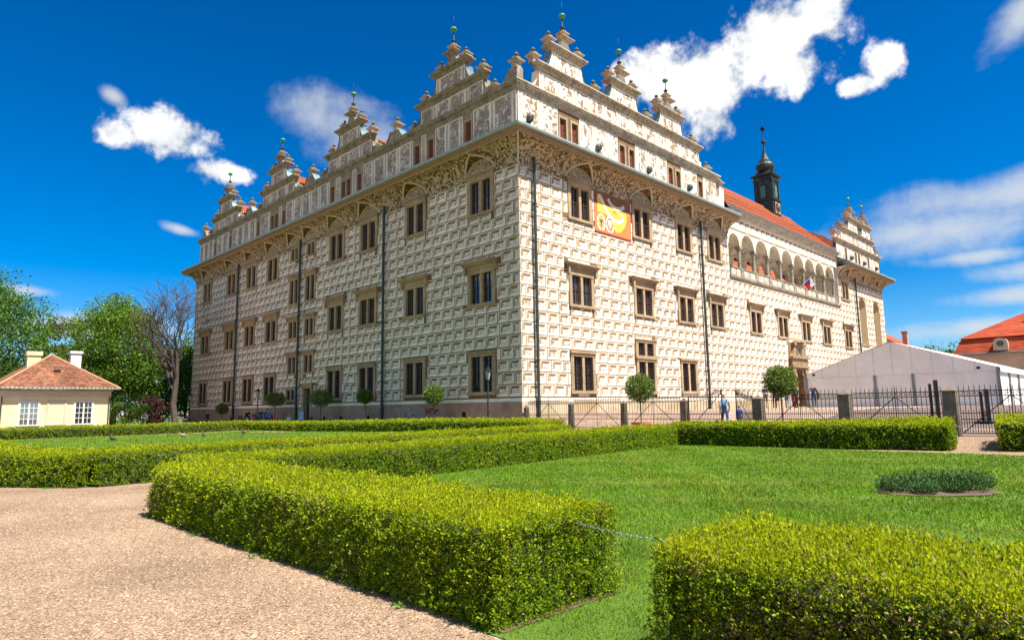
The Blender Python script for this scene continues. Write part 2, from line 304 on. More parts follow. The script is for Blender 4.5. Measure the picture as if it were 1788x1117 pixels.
for k, (w, j, mu, sh, top, head, grille) in WT.items():
    b = MB(); a = w / 2 - j; din = .30
    b.box(-w / 2, -a, -.06, din, sh, top); b.box(a, w / 2, -.06, din, sh, top); b.box(-mu / 2, mu / 2, -.045, din, sh, top)
    b.box(-w / 2 - .06, w / 2 + .06, -.13, din, 0, sh)
    for z0, z1, ex, out in head: b.box(-w / 2 - ex, w / 2 + ex, -out, din, z0, z1)
    if k == 'middle':
        for s in (-1, 1): b.box(s * (w / 2 + .12) - .09, s * (w / 2 + .12) + .09, -.22, 0.02, 2.12, 2.578)
    if k == 'ground':                      # chequered outline cut into the jambs
        for i in range(9):
            z = .3 + i * .235
            for s in (-1, 1): b.box(s * (a + .14) - .05, s * (a + .14) + .05, -.075, -.05, z, z + .11)
    sash, pane, gr = MB(), MB(), MB()
    la = (a + mu / 2) / 2; lw = a - mu / 2   # light centre and width
    for s in (-1, 1):
        x0, x1 = s * la - lw / 2, s * la + lw / 2
        sash.box(x0, x0 + .07, .13, .20, sh, top); sash.box(x1 - .07, x1, .13, .20, sh, top)
        sash.box(x0 + .07, x1 - .07, .13, .20, sh, sh + .07); sash.box(x0 + .07, x1 - .07, .13, .20, top - .07, top)
        zm = sh + (top - sh) * .52
        if top > 1.4: sash.box(x0 + .07, x1 - .07, .12, .20, zm - .035, zm + .035)
        sash.box(s * la - .03, s * la + .03, .115, .20, sh + .07, top - .07)
        for f in (.25, .75): sash.box(x0 + .07, x1 - .07, .155, .17, sh + (top - sh) * f - .010, sh + (top - sh) * f + .010)
        for f in (-.25, .25): sash.box(s * la + lw * f - .008, s * la + lw * f + .008, .155, .17, sh + .07, top - .07)
        pane.quad((x0, .18, sh), (x1, .18, sh), (x1, .18, top), (x0, .18, top))
        if grille == 'grid':
            st = .17
            for d in (-1, 1):
                c = -3.0
                while c < 4.5:
                    # line z = sh + c + d * (x - x0) * 1.15, clipped to the light
                    pts = []
                    for x in (x0, x1):
                        z = sh + c + d * (x - x0) * 1.15; pts.append((x, z))
                    (xa, za), (xb, zb) = pts
                    t0, t1 = 0.0, 1.0
                    dz = zb - za
                    if abs(dz) > 1e-6:
                        ta, tb = (sh - za) / dz, (top - za) / dz
                        t0, t1 = max(t0, min(ta, tb)), min(t1, max(ta, tb))
                    if t1 > t0: gr.bar((xa + (xb - xa) * t0, .03, za + dz * t0), (xa + (xb - xa) * t1, .03, za + dz * t1), .013, n=3)
                    c += st * 1.5
        if grille == 'bars':
            for i in range(1, 5): gr.bar((x0 + lw * i / 5, .03, sh), (x0 + lw * i / 5, .03, top), .014, n=4)
            for i in range(1, 6): gr.bar((x0, .03, sh + (top - sh) * i / 6), (x1, .03, sh + (top - sh) * i / 6), .014, n=4)
    WMESH[k] = (b.mesh('window', [M['stone']]), sash.mesh('sash', [M['wood']]), pane.mesh('pane', [M['glass']]), gr.mesh('grille', [M['iron']]) if grille else None)
OPEN = {'L': [], 'R': []}                 # rectangles kept free of blocks: u0, u1, z0, z1
HOLE = {'L': [], 'R': []}                 # openings in the wall
for side in 'LR':
    fn, rz = SIDE[side]
    for k, u, z in WIN[side]:
        w, j, mu, sh, top, head, grille = WT[k]
        f, sa, pa, gr = WMESH[k]
        wo = place('window', f, castle, loc=fn(u, 0, z), rz=rz)
        place('sash', sa, wo); place('pane', pa, wo)
        if gr: place('grille', gr, wo)
        OPEN[side].append((u - w / 2 - .03, u + w / 2 + .03, z - .02, z + head[0][1]))
        exw = max(h[2] for h in head)
        OPEN[side].append((u - w / 2 - exw - .02, u + w / 2 + exw + .02, z + head[-1][0] - (.2 if exw > .15 else 0), z + head[-1][1] + .02))
        HOLE[side].append((u - w / 2 + .12, u + w / 2 - .12, z + .06, z + head[0][1] - .08))
DOOR = (24.75, 26.35, 0.0, 3.8)
OPEN['L'].append((24.55, 26.6, 0, 3.95)); HOLE['L'].append((24.95, 26.15, 0.05, 3.45))
SUND = (7.35, 11.62, 13.40, 16.34)
OPEN['R'].append(SUND)
LOG = (26.65, 53.85)                      # the loggia
OPEN['R'].append((LOG[0], LOG[1], 12.72, 30)); HOLE['R'].append((LOG[0], LOG[1], 12.95, 30))
OPEN['R'].append((38.0, 42.5, 0, 7.7)); HOLE['R'].append((39.25, 41.25, 0.5, 5.0))
CHW = [(62.1, 2.55), (67.65, 2.55)]       # chapel windows
for c, w in CHW: OPEN['R'].append((c - w / 2, c + w / 2, 8.7, 14.75)); HOLE['R'].append((c - w / 2 + .01, c + w / 2 - .01, 8.72, 14.7))

def wall_cells(side, u0, u1, z0, z1, o=0.0):
    """A flat wall with rectangular holes."""
    fn = SIDE[side][0]; hs = HOLE[side]
    us = sorted({u0, u1} | {min(max(v, u0), u1) for h in hs for v in h[:2]}); zs = sorted({z0, z1} | {min(max(v, z0), z1) for h in hs for v in h[2:]})
    b = MB()
    for i in range(len(us) - 1):
        uc = (us[i] + us[i + 1]) / 2; run = None
        for k in range(len(zs) - 1):
            zc = (zs[k] + zs[k + 1]) / 2
            solid = not any(h[0] < uc < h[1] and h[2] < zc < h[3] for h in hs)
            if solid and run is None: run = zs[k]
            if run is not None and (not solid or k == len(zs) - 2):
                top = zs[k + 1] if solid else zs[k]
                b.quad(fn(us[i], o, run), fn(us[i + 1], o, run), fn(us[i + 1], o, top), fn(us[i], o, top)); run = None
    return b
wallL = wall_cells('L', 0, LEN_L, -1.0, 18.9).build('wall', M['brown'], castle)
wallR = wall_cells('R', 0, LEN_R, -1.0, 18.9).build('wall', M['brown'], castle)
b = MB(); b.quad((0, LEN_L, -1), (40, LEN_L, -1), (40, LEN_L, 18.9), (0, LEN_L, 18.9)); b.quad((LEN_R, 0, -1), (LEN_R, 30, -1), (LEN_R, 30, 21), (LEN_R, 0, 21)); b.build('wall', M['brown'], castle)

# ---- sgraffito blocks: thin plaster faces standing a few millimetres proud of the scratched ground
def block_faces(b, fn, u0, u1, z0, z1, jit=0.0):
    W, H = u1 - u0, z1 - z0; o = .007 + jit
    s = min(1.0, W / .95, H / .62)
    b.quad(fn(u0, o, z0), fn(u1, o, z0), fn(u1, o, z1), fn(u0, o, z1), 0)
    for a, c in (((u0, z0), (u1, z0)), ((u1, z0), (u1, z1)), ((u1, z1), (u0, z1)), ((u0, z1), (u0, z0))):
        b.quad(fn(a[0], 0, a[1]), fn(c[0], 0, c[1]), fn(c[0], o, c[1]), fn(a[0], o, a[1]), 0)
    if W < .3 or H < .25: return
    e, q = .05 * s, .20 * s; o2 = o + .004; g = .022 * s
    a0, a1, c0, c1 = u0 + e, u1 - e, z0 + e, z1 - e           # outer frame
    i0, i1, k0, k1 = u0 + q + .03 * s, u1 - q - .03 * s, z0 + q, z1 - q       # inner panel
    b.quad(fn(i0, o2, k1), fn(i1, o2, k1), fn(a1 - g * 1.6, o2, c1), fn(a0 + g * 1.6, o2, c1), 1)
    return a0, a1, c0, c1, i0, i1, k0, k1, o2, g
def block(b, fn, u0, u1, z0, z1, left, jit=0.0):
    """left: the image-left end is u0 (front) or u1 (shaded side, seen mirrored)."""
    r = block_faces(b, fn, u0, u1, z0, z1, jit)
    if r is None: return
    a0, a1, c0, c1, i0, i1, k0, k1, o2, g = r
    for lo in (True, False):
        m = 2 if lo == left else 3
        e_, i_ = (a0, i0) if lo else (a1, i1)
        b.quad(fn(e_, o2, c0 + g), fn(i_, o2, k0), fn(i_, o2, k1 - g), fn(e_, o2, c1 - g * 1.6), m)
    b.quad(fn(i0, o2, k0), fn(i1, o2, k0), fn(i1, o2, k1), fn(i0, o2, k1), 4)
    t = .020
    for a, c, d, e in ((i0, i1, k0, k0 + t), (i0, i1, k1 - t * .6, k1), (i0, i0 + t, k0, k1), (i1 - t, i1, k0, k1), (i1, a1, c0 + .01, c0 + .01 + t * .8)): b.quad(fn(a, o2 + .0015, d), fn(c, o2 + .0015, d), fn(c, o2 + .0015, e), fn(a, o2 + .0015, e), 2)
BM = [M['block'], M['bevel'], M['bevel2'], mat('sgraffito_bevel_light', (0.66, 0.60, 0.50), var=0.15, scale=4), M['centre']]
def trim(rect, opens):
    u0, u1, z0, z1 = rect
    for a, c, d, e in opens:
        if u1 <= a or u0 >= c or z1 <= d or z0 >= e: continue
        cand = []
        if a > u0: cand.append((u0, a, z0, z1))
        if c < u1: cand.append((c, u1, z0, z1))
        if d > z0: cand.append((u0, u1, z0, d))
        if e < z1: cand.append((u0, u1, e, z1))
        if not cand: return None
        u0, u1, z0, z1 = max(cand, key=lambda r: (r[1] - r[0]) * (r[3] - r[2]))
    if u1 - u0 < .14 or z1 - z0 < .12: return None
    return u0, u1, z0, z1
full, rest = [], MB()
GAP = .068
for side, length in (('L', LEN_L), ('R', LEN_R)):
    fn = SIDE[side][0]
    for r in range(NC):
        z0 = ZP + r * PZ + GAP / 2; z1 = z0 + PZ - GAP
        start = -PU * (.0 if (r % 2 == (0 if side == 'L' else 1)) else .5)
        n = 0; u = start
        while u < length:
            pu = PU * (1 + .09 * math.sin(n * 12.9898 + r * 78.233))
            rect = (max(u + GAP / 2, 0.015), min(u + pu - GAP / 2, length - .02), z0, z1)
            u += pu; n += 1
            if rect[1] - rect[0] < .12: continue
            t = trim(rect, OPEN[side])
            if t is None: continue
            whole = t == rect and rect[1] - rect[0] > .8
            cx, cy, cz = fn((t[0] + t[1]) / 2, 0, (t[2] + t[3]) / 2)
            d = Vector((cx, cy, cz)) - Vector(CAM)
            foresh = abs(d[0] if side == 'L' else d[1]) / d.length
            full.append((whole, foresh / d.length_squared, side, t))
cand = sorted([f for f in full if f[0]], key=lambda f: -f[1])[:300]
chosen = {id(f) for f in cand}
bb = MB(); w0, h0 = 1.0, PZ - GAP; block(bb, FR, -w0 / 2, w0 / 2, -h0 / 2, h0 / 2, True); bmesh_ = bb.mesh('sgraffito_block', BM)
for f in full:
    whole, _, side, (u0, u1, z0, z1) = f; fn, rz = SIDE[side]
    if id(f) in chosen:
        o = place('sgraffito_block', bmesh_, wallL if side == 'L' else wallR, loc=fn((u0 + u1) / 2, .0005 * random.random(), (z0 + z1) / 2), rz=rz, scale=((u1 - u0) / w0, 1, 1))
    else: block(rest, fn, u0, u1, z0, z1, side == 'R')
tag(rest.build('sgraffito_blocks', BM, castle), kind='stuff')

# ---- plinth
def strip(b, fn, u0, u1, z0, z1, o, m=0, u0m=False):
    """A long flat moulding with a top and a foot; mitred at the near corner when u0m."""
    a = -o if u0m else u0
    b.quad(fn(a, o, z0), fn(u1, o, z0), fn(u1, o, z1), fn(a, o, z1), m); b.quad(fn(a, o, z1), fn(u1, o, z1), fn(u1, 0, z1), fn(0 if u0m else u0, 0, z1), m)
    b.quad(fn(a, o, z0), fn(u1, o, z0), fn(u1, 0, z0), fn(0 if u0m else u0, 0, z0), m); b.quad(fn(u1, 0, z0), fn(u1, o, z0), fn(u1, o, z1), fn(u1, 0, z1), m)
    if not u0m: b.quad(fn(u0, 0, z0), fn(u0, o, z0), fn(u0, o, z1), fn(u0, 0, z1), m)
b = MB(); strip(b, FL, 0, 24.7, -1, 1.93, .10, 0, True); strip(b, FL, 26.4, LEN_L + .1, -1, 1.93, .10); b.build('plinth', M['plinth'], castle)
b = MB(); strip(b, FL, 0, 24.56, 1.935, 2.15, .05, 0, True); strip(b, FL, 26.6, LEN_L + .05, 1.935, 2.15, .05); strip(b, FR, 0, 38.0, 1.935, 2.15, .05, 0, True); strip(b, FR, 42.5, LEN_R, 1.935, 2.15, .05); b.build('plinth_band', M['pale'], castle)
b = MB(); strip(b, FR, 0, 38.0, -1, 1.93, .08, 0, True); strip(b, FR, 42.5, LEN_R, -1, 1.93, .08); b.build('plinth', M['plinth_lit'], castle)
for u in (5.0, 10.3, 15.9, 19.8, 22.4, 37.9, 41.2, 47.5):          # cellar vents in the plinth
    b = MB(); zb = float(gz(-0.5, u)) + .2
    for x0, x1, z0, z1 in ((-.36, -.2, 0, .95), (.2, .36, 0, .95), (-.2, .2, .78, .95)): b.box(x0, x1, -.13, -.09, z0, z1)
    o = b.build('cellar_vent', M['stone'], castle, loc=FL(u, 0, zb + .05), rz=-math.pi / 2)
    b = MB(); b.quad((-.2, -.104, 0), (.2, -.104, 0), (.2, -.104, .78), (-.2, -.104, .78)); b.build('opening', M['void'], o)

# ---- fallen plaster and a red scrawl on the plinth
b = MB(); rg_ = random.Random(5)
for yc, zc_, ry, rz_2 in ((10.6, 1.15, 1.5, .55), (9.2, .75, .9, .35), (12.6, .95, .8, .5)): b.poly([FL(yc + ry * math.cos(t * .4488) * rg_.uniform(.7, 1.15), .1035 + .0012 * yc * .1, zc_ + rz_2 * math.sin(t * .4488) * rg_.uniform(.6, 1.1)) for t in range(14)])
b.build('bare_plaster_patch', mat('bare_plaster', (.36, .29, .225), col2=(.24, .18, .14), thresh=.5, pscale=3, var=.25, soft=.1), castle)
b = MB(); pts = [(9.0, 1.62), (8.75, 1.40), (8.9, 1.25), (8.6, 1.55), (8.35, 1.30), (8.5, 1.60), (8.2, 1.62), (8.0, 1.35), (7.75, 1.58), (7.9, 1.40), (7.6, 1.55)]
for p, q in zip(pts, pts[1:]): b.bar(FL(p[0], .108, p[1]), FL(q[0], .108, q[1]), .05, n=4)
b.build('red_scrawl', mat('red_spray_paint', (.42, .05, .045)), castle)

# ---- service door of the shaded side
b = MB(); b.box(-.85, -.6, -.09, .5, 0, 3.6); b.box(.6, .85, -.09, .5, 0, 3.6); b.box(-.85, .85, -.09, .5, 3.45, 3.75); b.box(-.95, .95, -.18, .5, 3.75, 3.9)
d = b.build('service_doorway', M['stone'], castle, loc=FL(25.55, 0, 0.05), rz=-math.pi / 2)
b = MB(); b.box(-.6, .6, .28, .34, 0, 3.45)
for x in (-.45, -.15, .15, .45): b.box(x - .10, x + .10, .265, .279, .15, 3.3)
b.build('door', M['wood'], d)

# ---- painted cove under the eaves with lunettes over the windows
OT, ZT = 1.15, 17.60; LR, LH = 1.42, .93
def cove(side, u0, u1, wins, mitre0, mitre1):
    fn = SIDE[side][0]; NT = 14
    ang = [math.pi / 2 * i / NT for i in range(NT + 1)]
    prof = [(OT * (1 - math.cos(a)), ZF + (ZT - ZF) * math.sin(a)) for a in ang]
    step = .11; n = int((u1 - u0) / step); us = [u0 + (u1 - u0) * i / n for i in range(n + 1)]
    def barrel(u):
        best = -1
        for c in wins:
            t = (u - c) / LR
            if abs(t) < 1: best = max(best, 16.50 + LH * math.sqrt(1 - t * t))
        return best
    b = MB()
    def pt(u, i):
        o, z = prof[i]; bz = barrel(u); bz = bz + .16 * o / OT if bz > 0 else bz
        a = u
        if mitre0 and u <= u0 + 1e-6: a = u0 - o
        if mitre1 and u >= u1 - 1e-6: a = u1 + o
        return fn(a, o, max(z, bz)), bz > z + .004
    for k in range(n):
        for i in range(NT):
            (p0, f0), (p1, f1), (p2, f2), (p3, f3) = pt(us[k], i), pt(us[k + 1], i), pt(us[k + 1], i + 1), pt(us[k], i + 1)
            b.quad(p0, p1, p2, p3, 1 if (f0 + f1 + f2 + f3) >= 2 else 0)
    c = b.build('painted_cove', [M['frieze'], M['groin']], castle)
    for w in wins:                         # lunette: scratched half-round field, its moulding and the two groin ribs
        b = MB(); N_ = 16; r0 = LR
        arc = [(w + r0 * math.cos(math.pi * i / N_), 16.50 + LH * math.sin(math.pi * i / N_)) for i in range(N_ + 1)]
        b.poly([fn(u, .012, z) for u, z in arc], 0)
        for i in range(N_):
            a, d = arc[i], arc[i + 1]; sc = .90
            a2, d2 = (w + (a[0] - w) * sc, 16.5 + (a[1] - 16.5) * sc), (w + (d[0] - w) * sc, 16.5 + (d[1] - 16.5) * sc)
            b.quad(fn(a[0], .03, a[1]), fn(d[0], .03, d[1]), fn(d2[0], .03, d2[1]), fn(a2[0], .03, a2[1]), 1); b.quad(fn(a2[0], .03, a2[1]), fn(d2[0], .03, d2[1]), fn(d2[0], .01, d2[1]), fn(a2[0], .01, a2[1]), 1)
        for s in (-1, 1):
            pts = []
            for i in range(NT + 1):
                o, z = prof[i]; q = (z - 16.50 - .16 * o / OT) / LH
                if q < 0: continue
                if q > 1: break
                pts.append(fn(w + s * LR * math.sqrt(1 - q * q), o, z - .015))
            pts.append(fn(w, prof[min(i, NT)][0], prof[min(i, NT)][1] - .02))
            b.tube(pts, [.075] * len(pts), 1, 4)
        b.bar(pts[-1], fn(w, OT, ZT - .01), .07, 1)
        b.build('lunette', [M['tympanum'], M['rib']], castle)
    if mitre0 and side == 'L':             # the pale rib on the corner of the cove
        b = MB(); pts = [(-o - .01, -o - .01, z - .01) for o, z in prof]; b.tube(pts, [.06] * len(pts), 0, 5); b.build('corner_rib', M['rib'], castle)
    ends = ([] if mitre0 else [u0]) + ([] if mitre1 else [u1])
    for e in ends:
        b = MB(); pts = [fn(e, o, z) for o, z in prof] + [fn(e, 0, ZT)]; b.poly(pts, 0); b.build('cove_end', [M['plaster']], castle)
WL = [u for k, u, z in WIN['L'] if k in ('upper', 'stair_top')]; WR = [5.82, 13.05, 19.0, 24.05]
cove('L', 0, LEN_L, WL, True, True); cove('R', 0, 26.6, WR, True, False); cove('R', 54.2, LEN_R, [56.15, 61.9, 67.6], False, True)

# ---- eaves: mouldings, gutter, little lean-to roof up to the attic wall
def eaves(fn, u0, u1, m0, m1):
    pr = [(OT, ZT), (OT + .03, ZT + .06), (OT + .03, ZT + .14), (OT + .12, ZT + .18), (OT + .12, ZT + .30), (OT + .20, ZT + .34)]
    gt = [(OT + .20, ZT + .34), (OT + .28, ZT + .36), (OT + .31, ZT + .44), (OT + .30, ZT + .54), (OT + .22, ZT + .58)]
    rf = [(OT + .22, ZT + .58), (0.0, 18.85)]
    for name, p, m in (('eaves_moulding', pr, M['eaves']), ('gutter', gt, M['gutter']), ('eaves_skirt', rf, M['flash'])):
        b = MB()
        for (o0, z0), (o1, z1) in zip(p, p[1:]):
            b.quad(fn(u0 - o0 if m0 else u0, o0, z0), fn(u1 + o0 if m1 else u1, o0, z0), fn(u1 + o1 if m1 else u1, o1, z1), fn(u0 - o1 if m0 else u0, o1, z1))
        if not m0: b.poly([fn(u0, o, z) for o, z in p] + [fn(u0, 0, p[0][1])])
        if not m1: b.poly([fn(u1, o, z) for o, z in p] + [fn(u1, 0, p[0][1])])
        b.build(name, m, castle)
    b = MB(); n = int((u1 - u0) / .22)                      # dentils under the gutter
    for i in range(n):
        u = u0 + (i + .5) * (u1 - u0) / n
        a, c = fn(u - .055, OT + .02, ZT + .185), fn(u + .055, OT + .17, ZT + .275)
        b.box(min(a[0], c[0]), max(a[0], c[0]), min(a[1], c[1]), max(a[1], c[1]), a[2], c[2])
    tag(b.build('dentils', M['eaves'], castle), kind='stuff')
eaves(FL, 0, LEN_L, True, True); eaves(FR, 0, 26.6, True, False); eaves(FR, 54.2, LEN_R, False, True)

# ---- downpipes
def pipe(fn, u, zt, zb):
    b = MB(); b.tube([fn(u, .22, zt + .3), fn(u, .22, zb)], [.10] * 2, 0, 8)
    z = zb + 1.2
    while z < zt: b.lathe([(0, .125), (.07, .125)], 8, (*fn(u, .22, z)[:2], z)); z += 2.4
    b.build('downpipe', M['pipe'], castle)
for u in (14.0, 27.15, 40.6): pipe(FL, u, 16.5, 0.0)
for u, zt in ((1.2, 16.6), (21.5, 16.5), (59.5, 16.5)): pipe(FR, u, zt, .7)

# ================================================================== attic and gables
ZA0, ZA1, ZA2 = 18.85, 21.02, 21.62       # attic wall, cornice foot, cornice top
def cornice(b, fn, u0, u1, z0, h, o0=0.0, ends=True, m=0, m0=False):
    """Stepped moulding with dentils; returns at both ends."""
    steps = [(0, .22, .06), (.22, .40, .13), (.40, .62, .17), (.62, .82, .30), (.82, 1.0, .36)]
    for a, c, out in steps:
        e = out if ends else 0
        p, q = fn(-(o0 + out) if m0 else u0 - e, o0 - .25, z0 + a * h), fn(u1 + e, o0 + out, z0 + c * h - .001)
        if m0:
            A, B_, C_, D_ = fn(-(o0 + out), o0 + out, z0 + a * h), fn(u1 + e, o0 + out, z0 + a * h), fn(u1 + e, o0 + out, z0 + c * h), fn(-(o0 + out), o0 + out, z0 + c * h)
            b.quad(A, B_, C_, D_, m); b.quad(A, B_, fn(u1 + e, o0, z0 + a * h), fn(0, o0, z0 + a * h), m); b.quad(D_, C_, fn(u1 + e, o0, z0 + c * h), fn(0, o0, z0 + c * h), m)
            b.quad(B_, C_, fn(u1 + e, o0, z0 + c * h), fn(u1 + e, o0, z0 + a * h), m)
        else: b.box(min(p[0], q[0]), max(p[0], q[0]), min(p[1], q[1]), max(p[1], q[1]), min(p[2], q[2]), max(p[2], q[2]), m)
    n = max(2, int((u1 - u0) / .2))
    for i in range(n):
        u = u0 + (i + .5) * (u1 - u0) / n
        a, c = fn(u - .05, o0 + .1, z0 + .43 * h), fn(u + .05, o0 + .25, z0 + .615 * h)
        b.box(min(a[0], c[0]), max(a[0], c[0]), min(a[1], c[1]), max(a[1], c[1]), a[2], c[2], m)
# pinnacle: square pedestal with stepped cap, mossy dome and knob
def pinnacle_mesh(h, lean=1.0):
    b = MB(); s = h / 1.1; q = math.pi / 4; k = math.sqrt(2)
    b.lathe([(0, .21 * k * s), (.34 * s, .21 * k * s), (.345 * s, .25 * k * s), (.40 * s, .25 * k * s), (.405 * s, .30 * k * s), (.46 * s, .32 * k * s), (.465 * s, .38 * k * s), (.52 * s, .39 * k * s)], 4, rot=q, m=0)
    b.lathe([(.522 * s, .31 * s), (.58 * s, .34 * s), (.66 * s, .33 * s), (.73 * s, .22 * s), (.77 * s, .12 * s), (.81 * s, .07 * s), (.85 * s, .07 * s), (.87 * s, .12 * s), (.93 * s, .15 * s), (.99 * s, .13 * s), (1.03 * s, .06 * s), (1.1 * s, .03 * s)], 8, m=1)
    return b.mesh('pinnacle', [M['cornice'], M['capstone']])
PIN = {h: pinnacle_mesh(h) for h in (1.0, 1.15, 1.3)}
def ball_mesh():
    b = MB(); b.lathe([(0, .16), (.06, .19), (.12, .08), (.2, .05), (.75, .03)], 8, m=0)
    b.lathe([(.74, .02), (.76, .10), (.82, .19), (.90, .235), (.93, .25), (.96, .235), (1.04, .19), (1.11, .10), (1.13, .02)], 12, m=1)
    b.bar((0, 0, 1.12), (0, 0, 2.0), .012, 0); return b.mesh('finial', [M['iron'], M['copper']])
BALL = ball_mesh(); BALL.polygons.foreach_set('use_smooth', [True] * len(BALL.polygons))
def panel_mesh(w, h, m):
    b = MB(); e = .07
    b.quad((e, -.012, e), (w - e, -.012, e), (w - e, -.012, h - e), (e, -.012, h - e), 1)
    for x0, x1, z0, z1 in ((0, w, 0, e), (0, w, h - e, h), (0, e, e, h - e), (w - e, w, e, h - e)): b.box(x0, x1, -.035, 0.0, z0, z1, 0)
    return b.mesh('sgraffito_panel', [M['pale'], m])
PANELS = {}
def panel(parent, side, u0, u1, z0, z1, o, m='figure'):
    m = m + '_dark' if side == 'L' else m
    fn, rz = SIDE[side]; key = (round(u1 - u0, 2), round(z1 - z0, 2), m)
    if key not in PANELS: PANELS[key] = panel_mesh(key[0], key[1], M[m])
    place('sgraffito_panel', PANELS[key], parent, loc=fn(u0 if side == 'R' else u1, o, z0), rz=rz)
def attic(side, u0, u1, wins, pitch, cend0, cend1):
    """Attic storey: wall with scratched panels between pilaster strips, shuttered windows."""
    fn, rz = SIDE[side]; b = MB()
    p, q = fn(u0, -.5, ZA0 - .1), fn(u1, 0, ZA1 + .02)
    HOLE['A'] = [(a, c, ZA0 + .1, 20.42) for a, c in wins]
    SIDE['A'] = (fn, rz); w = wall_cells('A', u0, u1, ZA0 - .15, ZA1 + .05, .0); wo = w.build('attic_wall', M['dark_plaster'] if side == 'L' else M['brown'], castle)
    if cend1:
        b = MB(); b.quad(fn(u1, 0, ZA0 - .2), fn(u1, -3, ZA0 - .2), fn(u1, -3, ZA1 + .5), fn(u1, 0, ZA1 + .5)); b.build('attic_end_wall', M['pale'], castle)
    for a, c in wins:
        b = MB(); W = c - a; e = .13
        for x0, x1, z0, z1 in ((-W / 2 - e, -W / 2 + .02, 0, 1.5), (W / 2 - .02, W / 2 + e, 0, 1.5), (-W / 2 - e, W / 2 + e, 1.5, 1.66), (-W / 2 - e, W / 2 + e, -.12, 0)): b.box(x0, x1, -.06, .24, z0, z1)
        f = b.build('attic_window', M['stone'], castle, loc=fn((a + c) / 2, 0, ZA0 + .08), rz=rz)
        b = MB(); b.box(-W / 2, W / 2, .14, .2, 0, 1.5)
        for s in (-1, 1):
            for z in (.12, .8): b.box(s * W / 4 - W * .16, s * W / 4 + W * .16, .12, .139, z, z + .55)
        b.build('shutter', M['shutter'], f)
    us = sorted([u0 + .02] + [v for a, c in wins for v in (a - .16, c + .16)] + [u1 - .02])
    for i in range(0, len(us) - 1, 2):
        a, c = us[i], us[i + 1]; L_ = c - a
        if L_ < .25: continue
        n = max(1, round(L_ / pitch)); wd = L_ / n
        for k in range(n):
            x0 = a + k * wd
            if wd > .9:
                panel(wo, side, x0 + .02, x0 + .34, ZA0 + .05, ZA1 - .02, .002, 'ornament'); panel(wo, side, x0 + .36, x0 + wd - .02, ZA0 + .05, ZA1 - .02, .002, 'figure')
            else: panel(wo, side, x0 + .02, x0 + wd - .02, ZA0 + .05, ZA1 - .02, .002, 'ornament')
WA_L = [(4.2, 4.9), (8.2, 8.9), (9.8, 10.45), (17.5, 18.12), (19.1, 19.78), (19.95, 20.6), (21.7, 22.35), (30.7, 31.3), (32.2, 32.9), (33.1, 33.8), (36.3, 36.95), (43.2, 43.8), (47.45, 48.05)]
WA_R = [(3.93, 4.6), (5.15, 5.82), (10.55, 11.2), (11.75, 12.4), (17.1, 17.76), (18.25, 18.92), (21.8, 22.5)]
attic('L', 0, 52.4, WA_L, 1.65, False, True); attic('R', 0, 25.0, WA_R, 1.65, False, True)
attic('R', 54.3, 70.6, [(57.3, 57.8), (60.9, 61.4), (62.1, 62.6), (65.8, 66.3)], 1.5, True, True)
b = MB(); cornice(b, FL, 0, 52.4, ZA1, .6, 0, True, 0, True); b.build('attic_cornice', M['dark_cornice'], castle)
b = MB(); cornice(b, FR, 0, 25.0, ZA1, .6, 0, True, 0, True); b.build('attic_cornice', M['cornice'], castle)
b = MB(); cornice(b, FR, 54.3, 70.6, 20.62, .6, 0, True); b.build('attic_cornice', M['cornice'], castle)
TH = .55                                    # thickness of the gables
def sym(c, half): return [(c + d, z) for d, z in half] + [(c - d, z) for d, z in reversed(half)]
def put_pin(parent, side, u, z, h, o=-.28): place('pinnacle', PIN[h], parent, loc=SIDE[side][0](u, o, z), rz=random.uniform(-.03, .03))
def put_ball(parent, side, u, z, o=-.28): place('finial', BALL, parent, loc=SIDE[side][0](u, o, z))
def edge_flash(parent, fn, half, c):
    """Metal flashing laid over the swept shoulders."""
    for s in (-1, 1):
        b = MB()
        for (d0, z0), (d1, z1) in zip(half, half[1:]): b.quad(fn(c + s * (d0 + .012), .06, z0 + .012), fn(c + s * (d0 + .012), -TH - .04, z0 + .012), fn(c + s * (d1 + .012), -TH - .04, z1 + .012), fn(c + s * (d1 + .012), .06, z1 + .012))
        b.build('flashing', M['flash'], parent)
def top_tier(b, fn, c, z, hw, hb):
    """Third tier with concave shoulders, cornice and a bell-shaped crest."""
    half = [(hw + .95, z), (hw + .50, z + .12), (hw + .22, z + .40), (hw + .08, z + .80), (hw, z + hb)]
    b.extrude(sym(c, half), fn, -TH, 0.0, 0, 0); cornice(b, fn, c - hw - .05, c + hw + .05, z + hb, .42, 0, True, 1)
    p, q = fn(c - hw - .3, -TH - .1, z + hb + .36), fn(c + hw + .3, -.2, z + hb + .419); b.box(min(p[0], q[0]), max(p[0], q[0]), min(p[1], q[1]), max(p[1], q[1]), p[2], q[2], 1)
    zc = z + hb + .42
    crest = [(.95, zc), (.80, zc + .08), (.60, zc + .35), (.45, zc + .55), (.34, zc + .75), (.30, zc + .85)]
    b.extrude(sym(c, crest), fn, -TH + .08, -.08, 0, 0); cornice(b, fn, c - .30, c + .30, zc + .85, .22, -.08, True, 1)
    return half, zc
GM = [M['pale'], M['cornice'], M['brown']]; GML = [M['dark_plaster'], M['dark_cornice'], M['dark_plaster']]
